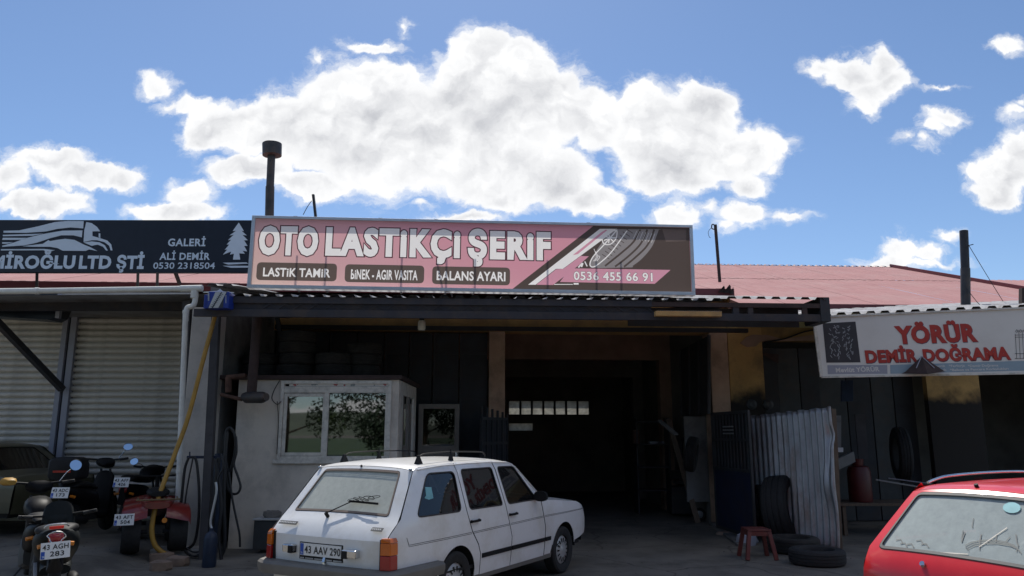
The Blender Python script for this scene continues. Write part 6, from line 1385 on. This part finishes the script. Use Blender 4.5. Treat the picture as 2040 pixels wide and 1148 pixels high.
mb = MB(); c3 = sh3.cum; gl3 = rnd([(c3[4]+.05, -.78), (c3[5]-.04, -.66), (c3[5]-.04, .66), (c3[4]+.05, .78)], .04); mb.panel([(0, -1), (c3[-1], -1), (c3[-1], 1), (0, 1)], [gl3], sh3.over(), .14); bd = mb.build('upper_body', 'car_olive', oc, smooth=35)
mb = MB(); mb.panel(gl3, [], sh3.over(-.01), .3); mb.build('rear_window', 'car_glass', bd)
mb = MB(); mb.box(.2, 4.1, -.68, .68, .3, .8); mb.build('floor', 'car_inner', oc)
set_car(oc, -7.35, 12.6, -72)

# ================================================================== two-wheelers (local x = forward)
def bike(name, label, x, y, yaw, z0=None, body='black_gloss', Rw=.24, tw=.11, wb=1.25, seat_z=.78, bar_z=1.05, top_box=False, plate_t=None, mirror_h=.28, tail='red_lens', scoot=True, guards=None, lean=0, mirror_disc=.05, plate_z=.52, mirrors=(-1, 1), guard_sides=(-1, 1), bulk=1.0, seat_m='black_plastic', anchor=None, extra=None):
    root = empty(name, (0, 0, 0), label, 'scooter' if scoot else 'motorcycle', 'bikes parked before the left shutters')
    for xx in (0, wb):
        mb = MB(); h = tw/2; r = Rw; mb.lathe([(r*.66, -h*.6), (r*.8, -h), (r*.94, -h*.85), (r, -h*.3), (r, h*.3), (r*.94, h*.85), (r*.8, h), (r*.66, h*.6)], Matrix.Translation((xx, 0, Rw)), 30, close=True); w = mb.build('wheel', 'rubber', root, smooth=50)
        mb = MB(); mb.lathe([(.02, -.05), (.06, -.05), (r*.3, -.02), (r*.64, -.035), (r*.68, -.03), (r*.68, .03), (r*.64, .035), (r*.3, .02), (.06, .05), (.02, .05)], Matrix.Translation((xx, 0, Rw)), 24); mb.build('rim', 'gate_grey', w, smooth=40)
    b_ = bulk
    mb = MB(); mb.loft([(-.30, 0, .74*seat_z/.78, .03, .02), (-.26, 0, .72, .09*b_, .06), (-.1, 0, .66, .14*b_, .12), (.15, 0, .62, .155*b_, .14), (.42, 0, .56, .15*b_, .17), (.60, 0, .45, .12*b_, .13), (.66, 0, .42, .05, .06)], 18); mb.build('rear_body', body, root, smooth=50)
    mb = MB(); mb.loft([(-.22, 0, seat_z-.02, .08, .02), (-.12, 0, seat_z+.02, .13*b_, .05), (.15, 0, seat_z, .145*b_, .055), (.35, 0, seat_z-.04, .14*b_, .05), (.58, 0, seat_z-.07, .10, .04), (.64, 0, seat_z-.08, .04, .02)], 18); mb.build('seat', seat_m, root, smooth=50)
    if scoot:
        mb = MB(); mb.loft([(.55, 0, .28, .14, .05), (.9, 0, .27, .15, .05), (1.0, 0, .33, .15, .10)], 14); mb.build('footboard', body, root, smooth=50)
        mb = MB(); mb.loft([(.92, 0, .42, .14, .16), (.98, 0, .62, .17, .22), (1.04, 0, .78, .15, .17), (1.12, 0, .72, .10, .16), (1.2, 0, .60, .04, .08)], 16); mb.build('front_shield', body, root, smooth=50)
    else:
        mb = MB(); mb.loft([(.5, 0, seat_z-.02, .08, .06), (.62, 0, seat_z+.04, .14, .11), (.85, 0, seat_z+.06, .15, .13), (1.0, 0, seat_z, .08, .08)], 16); mb.build('fuel_tank', body, root, smooth=50)
        mb = MB(); mb.loft([(.4, 0, .38, .12, .12), (.6, 0, .36, .16, .17), (.85, 0, .40, .14, .16)], 12, 4); mb.build('engine', 'gate_grey', root, smooth=30)
    mb = MB(); mb.loft([(wb-.26, 0, Rw+.10, .05, .04), (wb-.12, 0, 2*Rw+.03, .07, .03), (wb+.08, 0, 2*Rw+.04, .07, .03), (wb+.26, 0, Rw+.12, .05, .03)], 12); mb.build('front_mudguard', body, root, smooth=50)
    mb = MB()
    for s_ in (-1, 1): mb.tube([(wb, s_*.075, Rw), (wb-.22, s_*.07, bar_z-.15)], .018, 8)
    mb.build('fork', 'gate_grey', root, smooth=50)
    mb = MB(); mb.tube([(.92, .34, bar_z+.02), (1.0, .16, bar_z), (1.02, 0, bar_z-.02), (1.0, -.16, bar_z), (.92, -.34, bar_z+.02)], .014, 8, smooth_n=4); hb = mb.build('handlebar', 'black_plastic', root, smooth=50)
    mb = MB(); mb.loft([(.93, 0, bar_z-.06, .05, .03), (1.0, 0, bar_z-.04, .15, .07), (1.1, 0, bar_z-.07, .11, .07), (1.15, 0, bar_z-.1, .05, .03)], 14); mb.build('headlight_nacelle', body, hb, smooth=50)
    for s_ in (-1, 1):
        mb = MB(); mb.tube([(.95, s_*.24, bar_z), (.93, s_*.37, bar_z+.02)], .02, 8); mb.build('grip', 'rubber', hb)
        if guards and s_ in guard_sides: mb = MB(); mb.loft([(.86, s_*.30, bar_z+.02, .05, .03), (.93, s_*.33, bar_z+.03, .09, .05), (1.02, s_*.30, bar_z+.02, .06, .04)], 10); mb.build('hand_guard', guards, hb, smooth=50)
        if s_ not in mirrors: continue
        mb = MB(); mt = Vector((.92, s_*.36, bar_z+mirror_h)); mb.tube([(.98, s_*.2, bar_z), (.97, s_*.28, bar_z+mirror_h*.6), mt-Vector((0, s_*.03, .04))], .006, 6, smooth_n=3); mr = mb.build('mirror_stalk', 'chrome', hb, smooth=50)
        mb = MB(); mb.lathe([(0, .03), (mirror_disc*.8, .024), (mirror_disc*1.15, .0), (mirror_disc*1.12, -.004)], Matrix.Translation(mt) @ Matrix.Rotation(R(-90+s_*-12), 4, 'Z') @ Matrix.Scale(1.25 if not mirror_disc > .055 else 1, 4, (1, 0, 0)), 20); mb.build('mirror_shell', 'black_plastic', mr, smooth=50)
        mb = MB(); mb.lathe([(0, -.006), (mirror_disc*1.1, -.006)], Matrix.Translation(mt) @ Matrix.Rotation(R(-90+s_*-12), 4, 'Z') @ Matrix.Rotation(R(-14), 4, 'X') @ Matrix.Scale(1.25 if not mirror_disc > .055 else 1, 4, (1, 0, 0)), 20); mb.build('mirror_glass', 'mirror', mr)
    mb = MB(); mb.loft([(-.335, 0, .70, .04, .03), (-.31, 0, .70, .065, .05), (-.26, 0, .70, .05, .04)], 12, 4); tlp = mb.build('tail_lamp', tail, root, smooth=50)
    for s_ in (-1, 1): mb = MB(); mb.tube([(-.24, s_*.08, .64), (-.26, s_*.15, .63)], .02, 8); mb.build('indicator', 'amber', root)
    mb = MB(); mb.tube([(-.22, 0, .60), (-.36, 0, plate_z-.03)], .03, 6); mb.loft([(-.36, 0, plate_z-.06, .02, .05), (-.30, 0, Rw*1.7, .07, .03), (-.05, 0, Rw*2.15, .07, .02)], 8); mb.build('rear_mudguard', 'black_plastic', root)
    if plate_t:
        Fp = Fr((-.385, 0, plate_z), (0, -1, 0), (.25, 0, 1)); plate(root, Fp, .24, .15, [(plate_t[0], -.44, .44, .06, .36), (plate_t[1], -.18, .30, -.36, -.06)], 0)
    mb = MB(); mb.loft([(-.32, -.16, .30, .03, .03), (-.28, -.16, .31, .05, .05), (.1, -.15, .27, .05, .055), (.25, -.13, .25, .02, .02)], 12); mb.build('exhaust', 'black_plastic', root, smooth=50)
    mb = MB(); mb.tube([(.42, .12, .25), (.36, .30, .01)], .012, 6); mb.build('side_stand', 'steel_dark', root)
    if top_box:
        mb = MB(); mb.loft([(-.40, 0, 1.02, .18, .14), (-.36, 0, 1.03, .215, .165), (-.1, 0, 1.03, .215, .165), (.04, 0, 1.0, .18, .13)], 20, 5); mb.build('top_box', 'black_plastic', root, smooth=50)
        mb = MB(); mb.box(-.36, -.0, -.1, .1, .84, .87); mb.tube([(-.1, 0, .72), (-.15, 0, .85)], .04, 6); mb.build('luggage_rack', 'steel_dark', root)
        mb = MB(); mb.box(-.412, -.40, -.12, .12, .98, 1.01); mb.build('box_reflector', 'red_lens', root)
    if extra: extra(root)
    if anchor:      # stand the bike so that its point `anchor` (local) is over x, y
        ya = R(90)-R(yaw); ax, ay = anchor; x, y = x-(ax*math.cos(ya)-ay*math.sin(ya)), y-(ax*math.sin(ya)+ay*math.cos(ya))
    root.location = (x, y, gh(x, y) if z0 is None else z0); root.rotation_euler = (R(lean), 0, R(90)-R(yaw)); return root
# nearest scooter, number plate 43 AGH 283
def b1_extra(b1):
    mb = MB(); mb.tube([(-.345, .07*math.cos(a)*(1.15 if math.sin(a) > 0 else .8), .71+.055*math.sin(a)) for a in [i*math.pi/8 for i in range(17)]], .006, 6); mb.build('lamp_ring', 'chrome', b1)
    mb = MB(); mb.box(-.30, -.285, -.06, .06, .785, .81); mb.build('brake_light', 'red_bright', b1)
    mb = MB(); mb.tube([(-.26, .1, .80), (-.33, .06, .83), (-.33, -.06, .83), (-.26, -.1, .80)], .008, 6, smooth_n=4); mb.build('grab_rail', 'alu', b1)
    for s_ in (1,): mb = MB(); mb.bar((-.1, s_*.16, .33), (.12, s_*.17, .42), .03, .05); mb.build('trim_plate', 'alu', b1)
pp = at(118, 1098, 7.45)
b1 = bike('front_scooter', 'nearest dark scooter at the left with chrome ringed tail lamp and plate 43 AGH 283', pp.x, pp.y, -30, z0=.07, body='dark_green', plate_t=("43 AGH", "283"), mirrors=(), bar_z=.80, seat_z=.74, plate_z=.60, lean=-3, bulk=1.35, anchor=(-.385, 0), extra=b1_extra)
pp = at(80, 955, 9.6)
b2 = bike('mirror_motorcycle', 'dark motorcycle with round bright mirror and yellow hand guard', pp.x, pp.y, -35, scoot=False, Rw=.30, guards='hose_yellow', guard_sides=(1,), mirrors=(-1,), bar_z=1.15, mirror_h=.21, mirror_disc=.062, plate_t=None, seat_z=.82, anchor=(1.0, 0))
pp = at(120, 980, 11.1)
b3 = bike('top_box_scooter', 'black scooter carrying a rounded top box with plate 43 ADC 173', pp.x, pp.y, -5, z0=.22, plate_t=("43 ADC", "173"), top_box=True, mirrors=(-1,), bar_z=1.12, mirror_h=.20, plate_z=.70, bulk=1.25, Rw=.27, anchor=(-.385, 0), mirror_disc=.05)
pp = at(242, 960, 12.3)
b4 = bike('rear_motorcycle', 'low black motorcycle behind the red quad with plate 43 AFF 426', pp.x, pp.y, -4, scoot=False, plate_t=("43 AFF", "426"), mirrors=(1,), bar_z=1.0, mirror_h=.10, mirror_disc=.055, plate_z=.82, Rw=.29, seat_z=.86, anchor=(-.385, 0))
# red quad bike
qd = empty('red_quad_bike', (0, 0, 0), 'red quad bike with fat tyres tucked behind the yellow hose, plate 43 AFT', 'quad bike')
for xx in (0, 1.15):
    for s_ in (-1, 1):
        mb = MB(); h = .12; r = .27; mb.lathe([(r*.45, -h*.6), (r*.6, -h), (r*.92, -h), (r, -h*.7), (r, h*.7), (r*.92, h), (r*.6, h), (r*.45, h*.6)], Matrix.Translation((xx, s_*.30, r)), 26, close=True); w = mb.build('wheel', 'rubber', qd, smooth=35)
        mb = MB(); mb.lathe([(0, 0), (.05, s_*.03), (.12, s_*.04), (.13, s_*.08)], Matrix.Translation((xx, s_*.30, r)), 20); mb.build('rim', 'gate_grey', w, smooth=40)
        mb = MB(); mb.tube([(xx, s_*.1, .28), (xx, s_*.38, .27)], .03, 8); mb.build('axle', 'steel_dark', qd)
        mb = MB(); x0 = xx-.34; vs = []; pr = [(-.34, .46), (-.30, .58), (-.12, .66), (.12, .67), (.3, .58), (.36, .46)]
        for a, z in pr: vs += [(xx+a, s_*.12, z+.04), (xx+a, s_*.42, z-.03), (xx+a, s_*.44, z-.08)]
        mb.add(vs, [(3*i+j, 3*i+3+j, 3*i+4+j, 3*i+1+j) for i in range(len(pr)-1) for j in range(2)]); mb.build('fender', 'atv_red', qd, smooth=50)
mb = MB(); mb.loft([(-.30, 0, .66, .16, .05), (-.1, 0, .68, .22, .09), (.3, 0, .62, .2, .14), (.7, 0, .60, .16, .18), (1.1, 0, .62, .2, .12), (1.4, 0, .55, .14, .08)], 16); mb.build('body', 'atv_red', qd, smooth=50)
mb = MB(); mb.loft([(-.2, 0, .80, .1, .03), (-.1, 0, .82, .15, .06), (.3, 0, .80, .15, .06), (.55, 0, .82, .1, .04)], 14); mb.build('seat', 'black_plastic', qd, smooth=50)
mb = MB(); mb.tube([(.78, .38, 1.02), (.85, .15, 1.0), (.85, -.15, 1.0), (.78, -.38, 1.02)], .014, 8, smooth_n=4); mb.tube([(.95, 0, .65), (.85, 0, 1.0)], .03, 8); mb.build('handlebar', 'black_plastic', qd)
mb = MB()
for y in (-.25, -.08, .08, .25): mb.tube([(-.38, y, .74), (-.05, y, .75)], .01, 6)
mb.tube([(-.38, -.28, .74), (-.38, .28, .74)], .012, 6); mb.build('rear_rack', 'seat_yellow', qd)
mb = MB(); mb.tube([(-.36, -.1, .46), (-.38, -.1, .46)], .035, 12); mb.build('indicator', 'amber', qd)
plate(qd, Fr((-.45, .40, .50), (0, -1, 0), (.2, 0, 1)), .24, .15, [("43 AFT", -.44, .44, .06, .36), ("504", -.18, .30, -.36, -.06)], 0)
pp = at(247, 1040, 10.55); ya = R(90)-R(-26); qd.location = (pp.x-(-.45*math.cos(ya)-.40*math.sin(ya)), pp.y-(-.45*math.sin(ya)+.40*math.cos(ya)), .11); qd.rotation_euler = (0, 0, ya)

# ================================================================== trees behind the viewer (mirrored in the booth window, shade the yard's skylight)
def tree(x, y, h, cr, label, leafm, seed, trunk_r=.16):
    rr = random.Random(seed); t = empty('roadside_tree', (x, y, 0), label, 'tree', 'trees behind the viewer')
    mb = MB(); top = Vector((x+rr.uniform(-.4, .4), y, h*.8)); mb.tube([(x, y, -.1), (x+.1, y, h*.3), ((x+top.x)/2, y+.1, h*.55), top], [trunk_r, trunk_r*.2], 9, smooth_n=4)
    cl = []
    for i in range(20):
        a = rr.uniform(0, 6.28); z = h*rr.uniform(.2, .95); rad = cr*(1-.55*abs(z/h-.55)/.45)*rr.uniform(.4, .95); c_ = Vector((x+rad*math.cos(a), y+rad*math.sin(a), z)); cl.append(c_); mb.tube([(x+.05, y, z*.72), tuple(c_)], [.05, .015], 5)
    mb.build('trunk', 'bark', t, smooth=60)
    mb = MB(); vs, fs = [], []
    for c_ in cl:
        R_ = cr*rr.uniform(.28, .45)
        for k in range(620):
            d = Vector((rr.gauss(0, 1), rr.gauss(0, 1), rr.gauss(0, .75))); d = d/ max(.3, d.length)*R_*rr.random()**.4; p = c_+d; u = Vector((rr.gauss(0, 1), rr.gauss(0, 1), rr.gauss(0, 1))).normalized(); v = u.orthogonal().normalized(); q = rr.uniform(.05, .10)*(h/7); b = len(vs); vs += [p-u*q, p+v*q*.5, p+u*q, p-v*q*.5]; fs.append((b, b+1, b+2, b+3))
    mb.v = vs; mb.f = fs; mb.build('crown', leafm, t)
for i, (x, y, h, cr, m) in enumerate(((-4.6, -6.5, 7.5, 2.6, 'leaf_dark'), (-9.5, -7.5, 8.5, 3.0, 'leaf'), (1.5, -9, 8, 3.0, 'leaf'), (7, -8, 9, 3.2, 'leaf_dark'), (-15, -8, 8, 3.0, 'leaf_dark'), (13, -9, 8, 3, 'leaf'), (-1.6, -14, 11, 3.5, 'leaf_dark'), (-12, -15, 11, 3.6, 'leaf'))):
    tree(x, y, h, cr, ('dark leafy tree nearest the yard, mirrored in the booth window', 'pale leafy tree mirrored left of the dark one in the booth window', 'pale leafy tree straight behind the viewer', 'tallest dark tree behind the red car', 'dark leafy tree at the far left of the row behind the yard', 'pale leafy tree at the far right of the row behind the yard', 'tall dark tree of the second row, behind the viewer', 'tall pale tree of the second row, seen small in the booth window')[i], m, 50+i)
print('tris', sum(len(o.data.polygons) for o in bpy.data.objects if o.type == 'MESH'))
